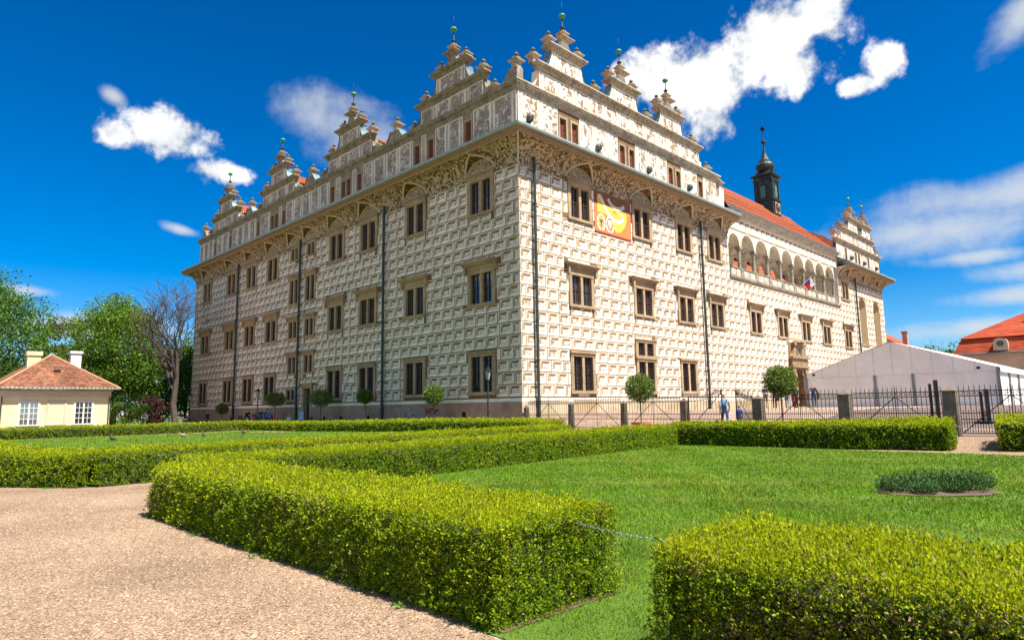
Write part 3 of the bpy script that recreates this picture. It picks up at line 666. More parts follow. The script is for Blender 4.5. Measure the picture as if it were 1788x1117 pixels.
def gable_L(c):
    fn = FL; z = ZA2; b = MB()
    half2 = [(4.35, z), (4.32, z + .22), (4.12, z + .36), (3.85, z + .40), (3.62, z + .52), (3.48, z + .78), (3.40, z + 1.25)]
    b.extrude(sym(c, half2), fn, -TH, 0.0, 2, 2); cornice(b, fn, c - 3.42, c + 3.42, z + 1.25, .46, 0, True, 1)
    zt = z + 1.71; half3, zc = top_tier(b, fn, c, zt, 1.62, 1.32)
    g = b.build('gable', GML, castle)
    for a, d, m in ((-3.3, -2.0, 'figure'), (-1.9, 1.9, None), (2.0, 3.3, 'figure')):
        if m: panel(g, 'L', c + a, c + d, z + .06, z + 1.2, .002, m)
    for a, d, m in ((-1.9, -1.55, 'ornament'), (-1.5, .1, 'figure'), (.15, 1.5, 'figure'), (1.55, 1.9, 'ornament')): panel(g, 'L', c + a, c + d, z + .06, z + 1.2, .002, m)
    for a, d, m in ((-1.55, -1.2, 'ornament'), (-1.15, 1.15, 'figure'), (1.2, 1.55, 'ornament')): panel(g, 'L', c + a, c + d, zt + .06, zt + 1.26, .002, m)
    for s in (-1, 1):
        put_pin(g, 'L', c + s * 3.05, zt, 1.15); put_pin(g, 'L', c + s * 1.32, zc, 1.0)
    put_pin(g, 'L', c, zc + 1.06, 1.0); put_ball(g, 'L', c, zc + 1.06 + .85)
    edge_flash(g, fn, half2[:6], c); edge_flash(g, fn, half3, c)
    # tiled roof behind the gable, ridge running inwards
    rb = MB()
    for s in (-1, 1):
        n = 22
        for i in range(n):
            f0, f1 = i / n, (i + 1) / n
            p0, p1 = c + s * 6.2 * (1 - f0), c + s * 6.2 * (1 - f1); z0, z1 = 21.3 + 3.35 * f0, 21.3 + 3.35 * f1
            rb.quad((.6, p0, z0 + .05), (12, p0, z0 + .05), (12, p1, z1), (.6, p1, z1)); rb.quad((.6, p0, z0), (12, p0, z0), (12, p0, z0 + .05), (.6, p0, z0 + .05))
    rb.build('gable_roof', M['tile'], castle)
    return g
for c in (6.35, 19.45, 32.4, 45.15): gable_L(c)
def mid_crest(side, c, kind='full'):
    fn = SIDE[side][0]; z = ZA2
    half = [(1.85, z), (1.40, z + .06), (1.05, z + .22), (.80, z + .48), (.60, z + .80), (.48, z + .95)]
    pts = sym(c, half) if kind == 'full' else ([(c + d, zz) for d, zz in half] + [(c - .3, z + .95), (c - .3, z)] if kind == 'right' else [(c + .3, z), (c + .3, z + .95)] + [(c - d, zz) for d, zz in reversed(half)])
    b = MB(); b.extrude(pts, fn, -TH, -.02, 0, 0); o = b.build('crest', GML, castle)
    put_pin(o, side, c, z + .93, 1.15)
    edge_flash(o, fn, half, c) if kind == 'full' else None
    return o
for c in (13.0, 26.1, 39.0): mid_crest('L', c)
mid_crest('L', 51.7, 'left'); co = mid_crest('L', .28, 'right')
for u in (2.15, 10.75, 15.35, 23.85, 28.35, 36.8, 41.2, 49.6): put_pin(castle, 'L', u, ZA2, 1.0, -.2)
# sunlit front: one long second tier carrying three gables
def gable_row(u0, u1, z, zh, cs, hw, pins, sweep):
    fn = FR; b = MB()
    half = [(0, z + zh), (.10, z + zh * .55), (.35, z + .35), (.8, z + .10), (1.3, z)]
    pts = [(u0 - d * sweep, zz) for d, zz in reversed(half)] + [(u1 + d, zz) for d, zz in half]
    b.extrude(pts, fn, -TH, 0.0, 2, 0); cornice(b, fn, u0, u1, z + zh, .46, 0, True, 1); zt = z + zh + .46
    g = b.build('second_tier', GM, castle)
    n = round((u1 - u0) / 1.64); wd = (u1 - u0) / n
    for k in range(n):
        x = u0 + k * wd; panel(g, 'R', x + .02, x + .36, z + .06, z + zh - .05, .002, 'ornament'); panel(g, 'R', x + .38, x + wd - .02, z + .06, z + zh - .05, .002, 'figure')
    panel(g, 'R', u1 + .0, u1 + .3, z + .06, z + .6, .002, 'ornament')
    for c in cs:
        b = MB(); half3, zc = top_tier(b, fn, c, zt, hw, 1.35); gg = b.build('gable', GM, castle)
        for a, d, m in ((-hw + .03, -hw + .36, 'ornament'), (-hw + .40, hw - .40, 'figure'), (hw - .36, hw - .03, 'ornament')): panel(gg, 'R', c + a, c + d, zt + .06, zt + 1.28, .002, m)
        for s in (-1, 1): put_pin(gg, 'R', c + s * (hw - .08), zc, 1.15)
        put_pin(gg, 'R', c, zc + 1.06, 1.0); put_ball(gg, 'R', c, zc + 1.06 + .85); edge_flash(gg, fn, half3, c)
    for u in pins: put_pin(g, 'R', u, zt, 1.15)
    return g
g2 = gable_row(2.0, 22.2, ZA2, 1.42, (4.85, 11.4, 17.85), 1.55, (1.85, 8.1, 14.6, 21.6), .85)
put_pin(castle, 'R', 23.95, ZA2, 1.15)
g3 = gable_row(56.3, 68.4, 21.22, 1.25, (61.0, 66.1), 1.65, (56.9, 58.6, 63.6, 68.3), .5)
for u, z in ((54.55, 21.22), (70.3, 21.22)): put_pin(g3, 'R', u, z + .3, 1.3)
b = MB(); b.box(54.3, 54.8, 0.0, .5, 21.2, 21.6); b.box(70.05, 70.55, 0, .5, 21.2, 21.6); b.build('pinnacle_pedestals', M['pale'], g3)
# end pier of the attic beside the loggia roof
b = MB(); b.extrude([(25.0, 18.8), (26.45, 18.8), (26.45, 20.75), (25.75, 20.75), (25.6, 19.9), (25.25, 19.5), (25.0, 19.6)], FR, -.7, -.02, 0, 0); e = b.build('end_pier', [M['pale']], castle)
put_pin(e, 'R', 26.1, 20.75, 1.3, -.35)
# waterspout masks on the sunlit attic
for u in (1.0, 7.9, 14.2, 20.2, 59.2, 64.0, 68.9):
    b = MB(); b.box(-.2, .2, -.02, .2, -.4, .35); b.lathe([(-.36, .14), (-.22, .26), (0, .30), (.16, .26), (.26, .16), (.30, .05)], 10, (0, -.20, 0)); b.bar((0, -.38, -.12), (0, -.52, -.2), .08, n=8); b.box(-.12, -.04, -.52, -.44, .02, .08); b.box(.04, .12, -.52, -.44, .02, .08)
    b.build('waterspout_mask', mat('lead_grey_%d' % int(u), (.09, .10, .095), rough=.5, var=.2) if u == 1.0 else bpy.data.materials['lead_grey_1'], castle, loc=FR(u, .0, 19.45), scale=(.8, .8, .8))
# ================================================================== loggia
M['parapet'] = mat('parapet_stone', (.50, .44, .35), col2=(.30, .26, .20), thresh=.56, pscale=1.8, var=.2, soft=.15)
BAYS = [LOG[0] + .02] + [29.12 + 2.975 * i for i in range(9)]          # column axes; the last is the end half-column
ZL0, ZPAR, ZSP, ARC = 12.95, 13.78, 15.92, 1.30
def arcade(y0, y1, axes, zs, zt, m, name, parent, rfac=.5, off=.17):
    """Wall pierced by round arches between the axes, y0 front to y1 back."""
    b = MB(); n = 14
    for a, c in zip(axes, axes[1:]):
        cx, r = (a + c) / 2, (c - a) / 2 - off
        arc = [(cx - r * math.cos(math.pi * i / n), zs + min(r, ARC) / r * r * math.sin(math.pi * i / n)) for i in range(n + 1)]
        for y in (y0, y1):
            for i in range(n): b.quad((arc[i][0], y, arc[i][1]), (arc[i + 1][0], y, arc[i + 1][1]), (arc[i + 1][0], y, zt), (arc[i][0], y, zt))
            b.quad((a, y, zs), (cx - r, y, zs), (cx - r, y, zt), (a, y, zt)); b.quad((cx + r, y, zs), (c, y, zs), (c, y, zt), (cx + r, y, zt))
        for i in range(n): b.quad((arc[i][0], y0, arc[i][1]), (arc[i + 1][0], y0, arc[i + 1][1]), (arc[i + 1][0], y1, arc[i + 1][1]), (arc[i][0], y1, arc[i][1]))
        b.quad((a, y0, zs), (cx - r, y0, zs), (cx - r, y1, zs), (a, y1, zs)); b.quad((cx + r, y0, zs), (c, y0, zs), (c, y1, zs), (cx + r, y1, zs))
    return b.build(name, m, parent)
log = MB(); log.box(LOG[0], LOG[1], -.02, 4.2, ZL0 - .25, ZL0); loggia = log.build('loggia_floor', M['plaster'], castle)
arcade(.05, .45, BAYS, ZSP, 17.55, M['plaster'], 'arcade', castle)
arcade(3.9, 4.3, BAYS, ZSP - .2, 17.55, M['vault'], 'rear_arcade', castle, off=.35)
for (a, c) in zip(BAYS, BAYS[1:]):                                   # archivolt mouldings
    b = MB(); cx, r = (a + c) / 2, (c - a) / 2 - .17; n = 14
    for i in range(n):
        t0, t1 = math.pi * i / n, math.pi * (i + 1) / n
        for r0, r1, y in ((0, .10, .02), (.10, .14, .0)):
            P = lambda t, rr: (cx - (r + rr) * math.cos(t), y, ZSP + (min(r, ARC) + rr) * math.sin(t))
            b.quad(P(t0, r0), P(t1, r0), P(t1, r1), P(t0, r1))
    b.build('archivolt', M['pale'], castle)
    b = MB(); b.bar((a + .1, .25, ZSP + .02), (c - .1, .25, ZSP + .02), .018); b.bar((c, .3, ZSP + .02), (c, 3.9, ZSP + .02), .018); b.build('tie_rod', M['iron'], castle)
colm = MB()
colm.box(-.22, .22, -.22, .22, 0, .12); colm.lathe([(.12, .21), (.17, .21), (.20, .17), (.26, .165), (1.0, .155), (1.72, .145), (1.76, .18), (1.80, .18)], 12); colm.lathe([(1.80, .16 * 1.414), (1.88, .23 * 1.414), (1.95, .25 * 1.414), (2.14, .25 * 1.414)], 4, rot=math.pi / 4)
colm.box(-.235, .235, -.26, .24, -.85, 0)
CME = colm.mesh('column', [M['oldstone']])
for x in BAYS[1:]: place('column', CME, castle, loc=(x, .22, ZPAR))
for x in BAYS[1:]: place('rear_column', CME, castle, loc=(x, 4.1, ZPAR - .2))
for a, c in zip(BAYS, BAYS[1:]):
    b = MB(); b.box(a + .2, c - .24, .0, .22, ZL0 + .02, ZPAR - .02); b.box(a + .15, c - .236, -.07, .26, ZPAR - .02, ZPAR + .06); b.build('parapet', M['oldstone'], castle)
    b = MB(); m_ = (a + c) / 2
    for x0, x1 in ((a + .35, m_ - .08), (m_ + .08, c - .4)): b.box(x0, x1, -.02, .0, ZL0 + .12, ZPAR - .12)
    b.build('parapet_panel', M['parapet'], castle)
b = MB(); b.box(LOG[0] - .1, LOG[1] + .3, -.16, 0, ZL0 - .12, ZL0 + .02); b.box(LOG[0] - .1, LOG[1] + .3, -.10, 0, ZL0 - .20, ZL0 - .12); b.build('string_course', M['oldstone'], castle)
# groined ceiling
b = MB(); nx, ny = 140, 14
def vz(x, y):
    for a, c in zip(BAYS, BAYS[1:]):
        if a <= x <= c:
            t = (x - (a + c) / 2) / ((c - a) / 2); break
    else: t = 1
    s = (y - 2.15) / 2.0
    return ZSP + 1.42 * max(math.sqrt(max(0, 1 - t * t)), math.sqrt(max(0, 1 - s * s)))
V = [[(LOG[0] + (LOG[1] - LOG[0]) * i / nx, .4 + 3.6 * j / ny) for j in range(ny + 1)] for i in range(nx + 1)]
for i in range(nx):
    for j in range(ny):
        q = [V[i][j], V[i + 1][j], V[i + 1][j + 1], V[i][j + 1]]; b.quad(*[(x, y, vz(x, y)) for x, y in q])
b.build('groin_vault', M['vault'], castle)
b = MB(); b.quad((LOG[0], 0, 12.9), (LOG[0], 4.3, 12.9), (LOG[0], 4.3, 17.6), (LOG[0], 0, 17.6)); b.quad((LOG[1], 0, 12.9), (LOG[1], 4.3, 12.9), (LOG[1], 4.3, 17.6), (LOG[1], 0, 17.6)); b.build('gallery_end_wall', M['vault'], castle)
# wall and cornice above the arches
b = MB(); b.box(LOG[0], LOG[1], .04, .5, 17.5, 18.62); b.box(LOG[0], LOG[1], -.02, .04, 17.42, 17.52); fw = b.build('arcade_frieze', M['plaster'], castle)
b = MB()
for i in range(24):
    u = LOG[0] + .3 + i * 1.12; block(b, lambda u_, o, z: (u_, .04 - o, z), u, u + 1.05, 17.72, 18.38, True)
tag(b.build('frieze_blocks', BM, castle), kind='stuff')
b = MB(); cornice(b, lambda u, o, z: (u, .04 - o, z), LOG[0], LOG[1], 18.62, .46, .12, False); b.build('loggia_cornice', M['parapet'], castle)
# tiled roof of the loggia wing: stepped courses of tiles, each course a thin overlapping strip
def tiled(b, x0, x1, p0, p1, n, lip=.045, tw=None, along='x', m=0):
    """Courses from eave p0=(y,z) up to ridge p1; x0/x1 may be pairs (eave, ridge)."""
    x0 = x0 if isinstance(x0, tuple) else (x0, x0); x1 = x1 if isinstance(x1, tuple) else (x1, x1)
    for i in range(n):
        f0, f1 = i / n, (i + 1.0) / n
        y0, z0, y1, z1 = p0[0] + (p1[0] - p0[0]) * f0, p0[1] + (p1[1] - p0[1]) * f0, p0[0] + (p1[0] - p0[0]) * f1, p0[1] + (p1[1] - p0[1]) * f1
        a0, a1 = x0[0] + (x0[1] - x0[0]) * f0, x0[0] + (x0[1] - x0[0]) * f1; c0, c1 = x1[0] + (x1[1] - x1[0]) * f0, x1[0] + (x1[1] - x1[0]) * f1
        k = max(1, int((c0 - a0) / tw)) if tw else 1
        for j in range(k):
            s0, s1 = j / k, (j + 1) / k
            P = lambda s, y, z, a, c: ((a + (c - a) * s, y, z) if along == 'x' else (y, a + (c - a) * s, z))
            dz = random.uniform(-.008, .008) if tw else 0
            b.quad(P(s0, y0, z0 + lip + dz, a0, c0), P(s1, y0, z0 + lip + dz, a0, c0), P(s1, y1, z1 + .004, a1, c1), P(s0, y1, z1 + .004, a1, c1), m)
        b.quad(P(0, y0, z0, a0, c0), P(1, y0, z0, a0, c0), P(1, y0, z0 + lip, a0, c0), P(0, y0, z0 + lip, a0, c0), m)
b = MB()
for i in range(24): f0, f1 = i / 24, (i + 1) / 24; tiled(b, 26.4, 54.0, (-.15 + 5.15 * f0, 19.45 + 4.95 * f0), (-.15 + 5.15 * f1, 19.45 + 4.95 * f1), 1, .10, .45, 'x', (0, 1, 0, 2, 0, 1)[i % 6]); tiled(b, 26.4, 54.0, (-.15 + 5.15 * f0 - .012, 19.45 + 4.95 * f0 + .012), (-.15 + 5.15 * f0 + .03, 19.45 + 4.95 * f0 + .05), 1, .03, .45, 'x', 1)  # narrow dark strips paint in the shadow gap under each course
tag(b.build('roof_tiles', [M['tile'], M['tile2'], M['tile3']], castle), kind='stuff')
b = MB(); b.quad((26.4, 5.0, 24.4), (54, 5.0, 24.4), (54, 10.2, 19.3), (26.4, 10.2, 19.3)); b.build('rear_roof_slope', M['tile'], castle)
b = MB(); b.bar((26.4, 5.0, 24.42), (54.0, 5.0, 24.42), .13, n=6); b.build('ridge', M['tile'], castle)
b = MB(); b.quad((26.4, -.42, 19.10), (54, -.42, 19.10), (54, -.12, 19.46), (26.4, -.12, 19.46)); b.bar((26.5, -.47, 19.12), (54, -.47, 19.12), .07, n=8); b.build('roof_gutter', M['flash'], castle)
# chapel roof end and chimney wall seen over the loggia roof
b = MB(); b.box(54.0, 54.3, .3, 7, 18.8, 20.9); b.extrude([(0.4, 20.9), (7, 20.9), (7, 21.2), (4.2, 23.2), (1.2, 21.6)], lambda u, o, z: (54.3 - o, u, z), 0.02, .28); b.build('chapel_end_wall', M['brick'], castle)
b = MB(); b.quad((54.6, .6, 21.0), (70, .6, 21.0), (70, 6, 24), (54.6, 6, 24)); b.quad((54.6, 12, 21.0), (70, 12, 21.0), (70, 6, 24), (54.6, 6, 24)); b.build('chapel_roof', M['tile'], castle)
b = MB(); b.quad((.6, 1.0, 21.2), (26, 1.0, 21.2), (26, 6, 23.2), (.6, 6, 23.2)); b.quad((.6, 11, 21.2), (26, 11, 21.2), (26, 6, 23.2), (.6, 6, 23.2)); b.build('front_roof', M['tile'], castle)
# the wing across the inner court, seen through the arches
b = MB(); tiled(b, 45, 71, (12, 19.1), (21, 27.6), 26, .10, 1.2); tag(b.build('court_wing_roof', M['tile'], castle), kind='stuff')
b = MB(); b.quad((45, 12.2, 8), (70.5, 12.2, 8), (70.5, 12.2, 18.9), (45, 12.2, 18.9)); b.quad((45, 11.8, 18.85), (70.5, 11.8, 18.85), (70.5, 12.2, 19.1), (45, 12.2, 19.1)); b.build('court_wing_wall', M['plaster'], castle)

# ================================================================== chapel windows
for c, w in CHW:
    b = MB(); n = 12; zs = 13.45; r = w / 2
    def arch(o, inset, zb):
        rr = r - inset
        return [(c - rr, o, zb)] + [(c - rr * math.cos(math.pi * i / n), o, zs + rr * math.sin(math.pi * i / n)) for i in range(n + 1)] + [(c + rr, o, zb)]
    outer, inner = arch(0, 0, 8.7), arch(.75, .55, 9.0)
    for i in range(len(outer) - 1): b.quad(outer[i], outer[i + 1], inner[i + 1], inner[i])
    b.quad(outer[0], outer[-1], inner[-1], inner[0])
    # wall infill above the arch inside the rectangular hole
    for i in range(1, n + 1): b.quad(outer[i], outer[i + 1], (outer[i + 1][0], 0, 14.78), (outer[i][0], 0, 14.78))
    f = b.build('chapel_window', mat('chapel_reveal_%d' % int(c), (.36, .25, .135), var=.15), castle)
    b = MB(); b.poly(inner); b.build('pane', M['glass'], f)
    b = MB(); b.bar((c, .72, 9.0), (c, .72, 14.1), .06)
    for z in (10.2, 11.4, 12.6): b.bar((c - .7, .72, z), (c + .7, .72, z), .03)
    b.build('tracery', M['stone'], f)
    b = MB(); b.box(c - r - .08, c + r + .08, -.10, .1, 8.55, 8.70); b.build('sill', M['oldstone'], f)

# ================================================================== portal
b = MB(); pc = 40.25; zb_ = 1.25
def pbox(x0, x1, o, z0, z1, m=0, back=.3): b.box(pc + x0, pc + x1, -o, back, z0, z1, m)
pbox(-1.95, -1.2, .30, zb_, 5.15); pbox(1.2, 1.95, .30, zb_, 5.15)
for z in (zb_ + .3, zb_ + .95, zb_ + 1.6, zb_ + 2.25, zb_ + 2.9): pbox(-2.02, -1.13, .36, z, z + .42); pbox(1.13, 2.02, .36, z, z + .42)
pbox(-2.1, 2.1, .40, 5.15, 5.36); pbox(-2.0, 2.0, .30, 5.36, 6.05); pbox(-2.2, 2.2, .48, 6.05, 6.28)
for i in range(5): pbox(-.85 + i * .36, -.70 + i * .36, .335, 5.44, 5.98)                   # cut inscription strokes of the frieze
b.extrude([(pc - 1.95, 6.28), (pc + 1.95, 6.28), (pc + 1.5, 6.55), (pc + 1.25, 7.0), (pc + 1.05, 7.4), (pc - 1.05, 7.4), (pc - 1.25, 7.0), (pc - 1.5, 6.55)], FR, -.2, .25)
pbox(-1.35, 1.35, .40, 7.4, 7.6); pbox(-1.15, 1.15, .34, 7.6, 7.68)
b.lathe([(7.68, 1.05), (7.85, .95), (8.05, .62), (8.2, .3), (8.3, .12), (8.42, .10), (8.5, .13), (8.62, .05)], 10, (pc, .12, 0))
n = 12; r = 1.0; zs = 4.05
arc = [(pc - r * math.cos(math.pi * i / n), zs + r * math.sin(math.pi * i / n)) for i in range(n + 1)]
for i in range(n):
    a, d = arc[i], arc[i + 1]
    b.quad((a[0], -.12, a[1]), (d[0], -.12, d[1]), (d[0], -.12, 5.16), (a[0], -.12, 5.16)); b.quad((a[0], -.12, a[1]), (d[0], -.12, d[1]), (d[0], .8, d[1]), (a[0], .8, a[1]))
for s in (-1, 1):
    b.quad((pc + s * r, -.12, zb_), (pc + s * 1.2, -.12, zb_), (pc + s * 1.2, -.12, 5.16), (pc + s * r, -.12, 5.16)); b.quad((pc + s * r, -.12, zb_), (pc + s * r, .8, zb_), (pc + s * r, .8, zs), (pc + s * r, -.12, zs))
portal = b.build('portal', mat('portal_stone', (.30, .20, .11), col2=(.19, .13, .075), thresh=.55, pscale=2.5, var=.25, bump=.3, soft=.12), castle)
for s in (-.45, .45):
    b = MB(); q = [(pc + s + .34 * math.cos(t * math.pi / 8), 6.9 + .40 * math.sin(t * math.pi / 8)) for t in range(16)]; b.extrude(q, FR, .24, .31, 0); q2 = [(pc + s + .22 * math.cos(t * math.pi / 8), 6.9 + .27 * math.sin(t * math.pi / 8)) for t in range(16)]; b.extrude(q2, FR, .31, .34, 1); b.build('coat_of_arms', [M['oldstone'], M['capstone']], portal)
b = MB(); b.poly([(pc - r, .55, zb_)] + [(x, .55, z) for x, z in arc] + [(pc + r, .55, zb_)]); dr = b.build('door', mat('portal_oak', (.16, .075, .035), var=.25, scale=6), portal)
b = MB()
for x in (-.66, -.22, .22, .66):
    for z in (1.5, 2.3, 3.1): b.box(pc + x - .17, pc + x + .17, .5, .545, z, z + .62)
b.build('door_panels', bpy.data.materials['portal_oak'], dr)

# ================================================================== sundial painted on the front
u0, u1, z0, z1 = SUND; SM = [mat('sundial_' + n, c, var=.12, scale=3) for n, c in (('terracotta', (.62, .20, .06)), ('ochre', (.78, .47, .07)), ('brown', (.22, .085, .045)), ('white', (.74, .66, .55)), ('orange', (.72, .33, .09)), ('line', (.10, .05, .03)), ('red', (.42, .06, .045)))]
b = MB()
def sq(a0, a1, c0, c1, o, m): b.quad(FR(a0, o, c0), FR(a1, o, c0), FR(a1, o, c1), FR(a0, o, c1), m)
b.box(u0, u1, -.03, .0, z0, z1, 0); sq(u0, u1, z0, z0 + .10, .034, 6); sq(u0, u0 + .05, z0, z1, .034, 6); sq(u1 - .05, u1, z0, z1, .034, 6)
sq(u0 + .05, u1 - .05, z1 - .95, z1 - .01, .032, 2)  # brown top band: the shadow of the eaves put into the colour
pts = [(u0 + .35, z1 - .2), (u0 + .35, z0 + 1.35), (u0 + .9, z0 + 1.2)] + [(u0 + 2.2 + 1.55 * math.cos(math.radians(t)), z0 + 1.75 + 1.45 * math.sin(math.radians(t))) for t in range(-150, 1, 15)] + [(u1 - .45, z1 - 1.0), (u0 + 1.2, z1 - .55), (u0 + .8, z1 - .2)]
pts = [(u0 + .35, z1 - .35), (u0 + .35, z0 + 1.45), (u0 + 1.6, z0 + 1.35), (u0 + 2.1, z0 + .55), (u0 + 2.5, z0 + .3), (u0 + 3.0, z0 + .42), (u0 + 3.5, z0 + .85), (u0 + 3.75, z0 + 1.35), (u0 + 3.75, z1 - 1.05), (u0 + 1.3, z1 - .85), (u0 + .8, z1 - .2), (u0 + .5, z1 - .2)]
b.poly([FR(u, .037, z) for u, z in pts], 1)
def ribbon(P, w, o, m):
    for (a, c), (d, e) in zip(P, P[1:]):
        L_ = math.hypot(d - a, e - c); nx_, nz_ = -(e - c) / L_ * w / 2, (d - a) / L_ * w / 2
        b.quad(FR(a + nx_, o, c + nz_), FR(d + nx_, o, e + nz_), FR(d - nx_, o, e - nz_), FR(a - nx_, o, c - nz_), m)
up = [(u0 + 2.6 + 1.0 * math.cos(math.radians(t)), z1 - .25 + .62 * math.sin(math.radians(t))) for t in range(188, 348, 16)]
ribbon(up, .26, .045, 3); ribbon([(u0 + .55, z1 - .35), (u0 + .8, z1 - .45), (u0 + 1.05, z1 - .85), (u0 + 1.5, z1 - 1.35), (u0 + 2.1, z1 - 1.75), (u0 + 2.7, z1 - 1.85), (u0 + 3.2, z1 - 1.65), (u0 + 3.3, z1 - 1.35), (u0 + 3.05, z1 - 1.2)], .24, .043, 3)
for i, (a, c) in enumerate(up[1:-1]): ribbon([(a - .05, c - .05), (a + .05, c + .05)], .03, .049, 5)
for k in range(9):
    t = math.radians(200 + k * 17); ribbon([(u0 + 2.3, z1 - 1.1), (u0 + 2.3 + 2.0 * math.cos(t), max(z0 + .15, z1 - 1.1 + 1.9 * math.sin(t)))], .014, .040, 5)
for cu, m in ((u0 + .72, 4), (u0 + 1.72, 0)):
    el = lambda k, rx, rz: [(cu + rx * math.cos(t * math.pi / 10), z0 + .75 + rz * math.sin(t * math.pi / 10)) for t in range(k)]
    ring = el(21, .42, .56); ribbon(ring, .13, .044, 3); b.poly([FR(u, .042, z) for u, z in el(20, .36, .50)], m)
    for t in (0, 5, 10, 15): a, c = ring[t]; ribbon([(a - .05, c), (a + .05, c)], .07, .048, 5)
cu = u0 + .72; b.poly([FR(cu + a, .046, z0 + .75 + c) for a, c in ((-.2, .22), (0, .14), (.2, .22), (.14, .02), (.06, -.05), (.04, -.3), (-.04, -.3), (-.06, -.05), (-.14, .02))], 5)
cu = u0 + 1.72; b.poly([FR(cu + a, .046, z0 + .75 + c) for a, c in ((-.2, .3), (.2, .3), (.2, 0), (0, -.32), (-.2, 0))], 3)
b.build('sundial', SM, castle)

# ================================================================== clock turret on the roof ridge
tb = empty('clock_turret', (47.4, 4.95, 23.2)); tb.parent = castle
s = 1.04
b = MB(); b.lathe([(-.6, s * 1.55), (.1, s * 1.5), (1.95, s * 1.44), (1.95, s * 1.62), (2.08, s * 1.70), (2.12, s * 1.44), (4.35, s * 1.40), (4.4, s * 1.55), (4.55, s * 1.60), (4.65, s * 1.45), (4.95, s * 1.45), (5.0, s * 1.75), (5.16, s * 1.85), (5.3, s * 1.4), (5.55, s * 1.1), (5.75, s * .92)], 4, rot=math.pi / 4); b.build('shaft', M['darkcopper'], tb)
b = MB(); b.lathe([(5.7, .80), (5.9, .95), (6.2, 1.08), (6.5, 1.08), (6.8, .9), (7.0, .68), (7.05, .74), (7.15, .66), (7.5, .42), (8.0, .24), (8.7, .11), (9.0, .08), (9.3, .06)], 16); dm = b.build('onion_dome', M['darkcopper'], tb, smooth=False)
b = MB()
for i in range(8):
    t = math.pi / 8 + i * math.pi / 4; b.lathe([(5.85, .10), (6.0, .34), (6.3, .45), (6.6, .40), (6.85, .16), (6.9, .02)], 8, (.62 * math.cos(t), .62 * math.sin(t), 0))
b.build('dome_lobes', M['darkcopper'], tb)
b = MB(); b.lathe([(9.2, .06), (9.28, .20), (9.45, .30), (9.62, .28), (9.75, .14), (9.8, .03)], 12, m=0); b.bar((0, 0, 9.75), (0, 0, 12.1), .025, 1); b.build('orb', [M['darkcopper'], M['iron']], tb)
b = MB(); b.extrude([(-.28, 10.7), (-.1, 10.85), (.05, 10.72), (.1, 11.0), (.25, 11.05), (.3, 11.25), (.15, 11.4), (.1, 11.65), (-.02, 11.4), (-.15, 11.3), (-.32, 11.1), (-.15, 11.05)], lambda u, o, z: (o, u, z), -.02, .02); b.build('weather_vane', M['iron'], tb)
for face in range(4):
    a = face * math.pi / 2
    f = empty('belfry_opening', (0, 0, 0), a); f.parent = tb
    b = MB(); n = 8; pts = [(-.34, 2.35)] + [(-.34 * math.cos(math.pi * i / n), 3.65 + .34 * math.sin(math.pi * i / n)) for i in range(n + 1)] + [(.34, 2.35)]
    k = MB(); k.extrude(pts, lambda u, o, z: (u, -s * .99 - o, z), 0, .04); k.build('frame', M['darkcopper'], f)
    for i in range(12):
        z = 2.42 + i * .115; hw = .28 if z < 3.6 else max(.1, math.sqrt(max(.01, .30 ** 2 - (z - 3.6) ** 2)))
        b.box(-hw, hw, -s * .99 - .075, -s * .99 - .045, z, z + .075)
    b.build('louvres', M['louvre'], f)
    b = MB()
    for x in (-.78, .78): b.box(x - .14, x + .14, -s * 1.0 - .09, -s * .95, 2.14, 4.36)
    b.build('pilasters', M['darkcopper'], f)
b = MB(); b.box(-.74, .74, -s * 1.06 - .06, -s * 1.0, .35, 1.80); dial = b.build('clock_face', M['darkcopper'], tb)
b = MB()
ring = [(.60 * math.cos(t * math.pi / 12), 1.08 + .62 * math.sin(t * math.pi / 12)) for t in range(24)]; b.extrude([(-.66, .42), (.66, .42), (.66, 1.74), (-.66, 1.74)], lambda u, o, z: (u, -s * 1.06 - .06 - o, z), 0, .015, 0); b.extrude(ring, lambda u, o, z: (u, -s * 1.06 - .06 - o, z), .015, .03, 1)
for i in range(12):
    t = i * math.pi / 6; cx_, cz_ = .50 * math.sin(t), 1.08 + .50 * math.cos(t); b.box(cx_ - .035, cx_ + .035, -s * 1.06 - .105, -s * 1.06 - .095, cz_ - .06, cz_ + .06, 0)
b.build('dial', [M['gold'], M['void']], dial)
b = MB(); b.bar((0, -s * 1.06 - .12, 1.08), (.12, -s * 1.06 - .12, 1.52), .025); b.bar((0, -s * 1.06 - .12, 1.08), (-.26, -s * 1.06 - .12, 1.22), .03); b.build('clock_hands', M['gold'], dial)
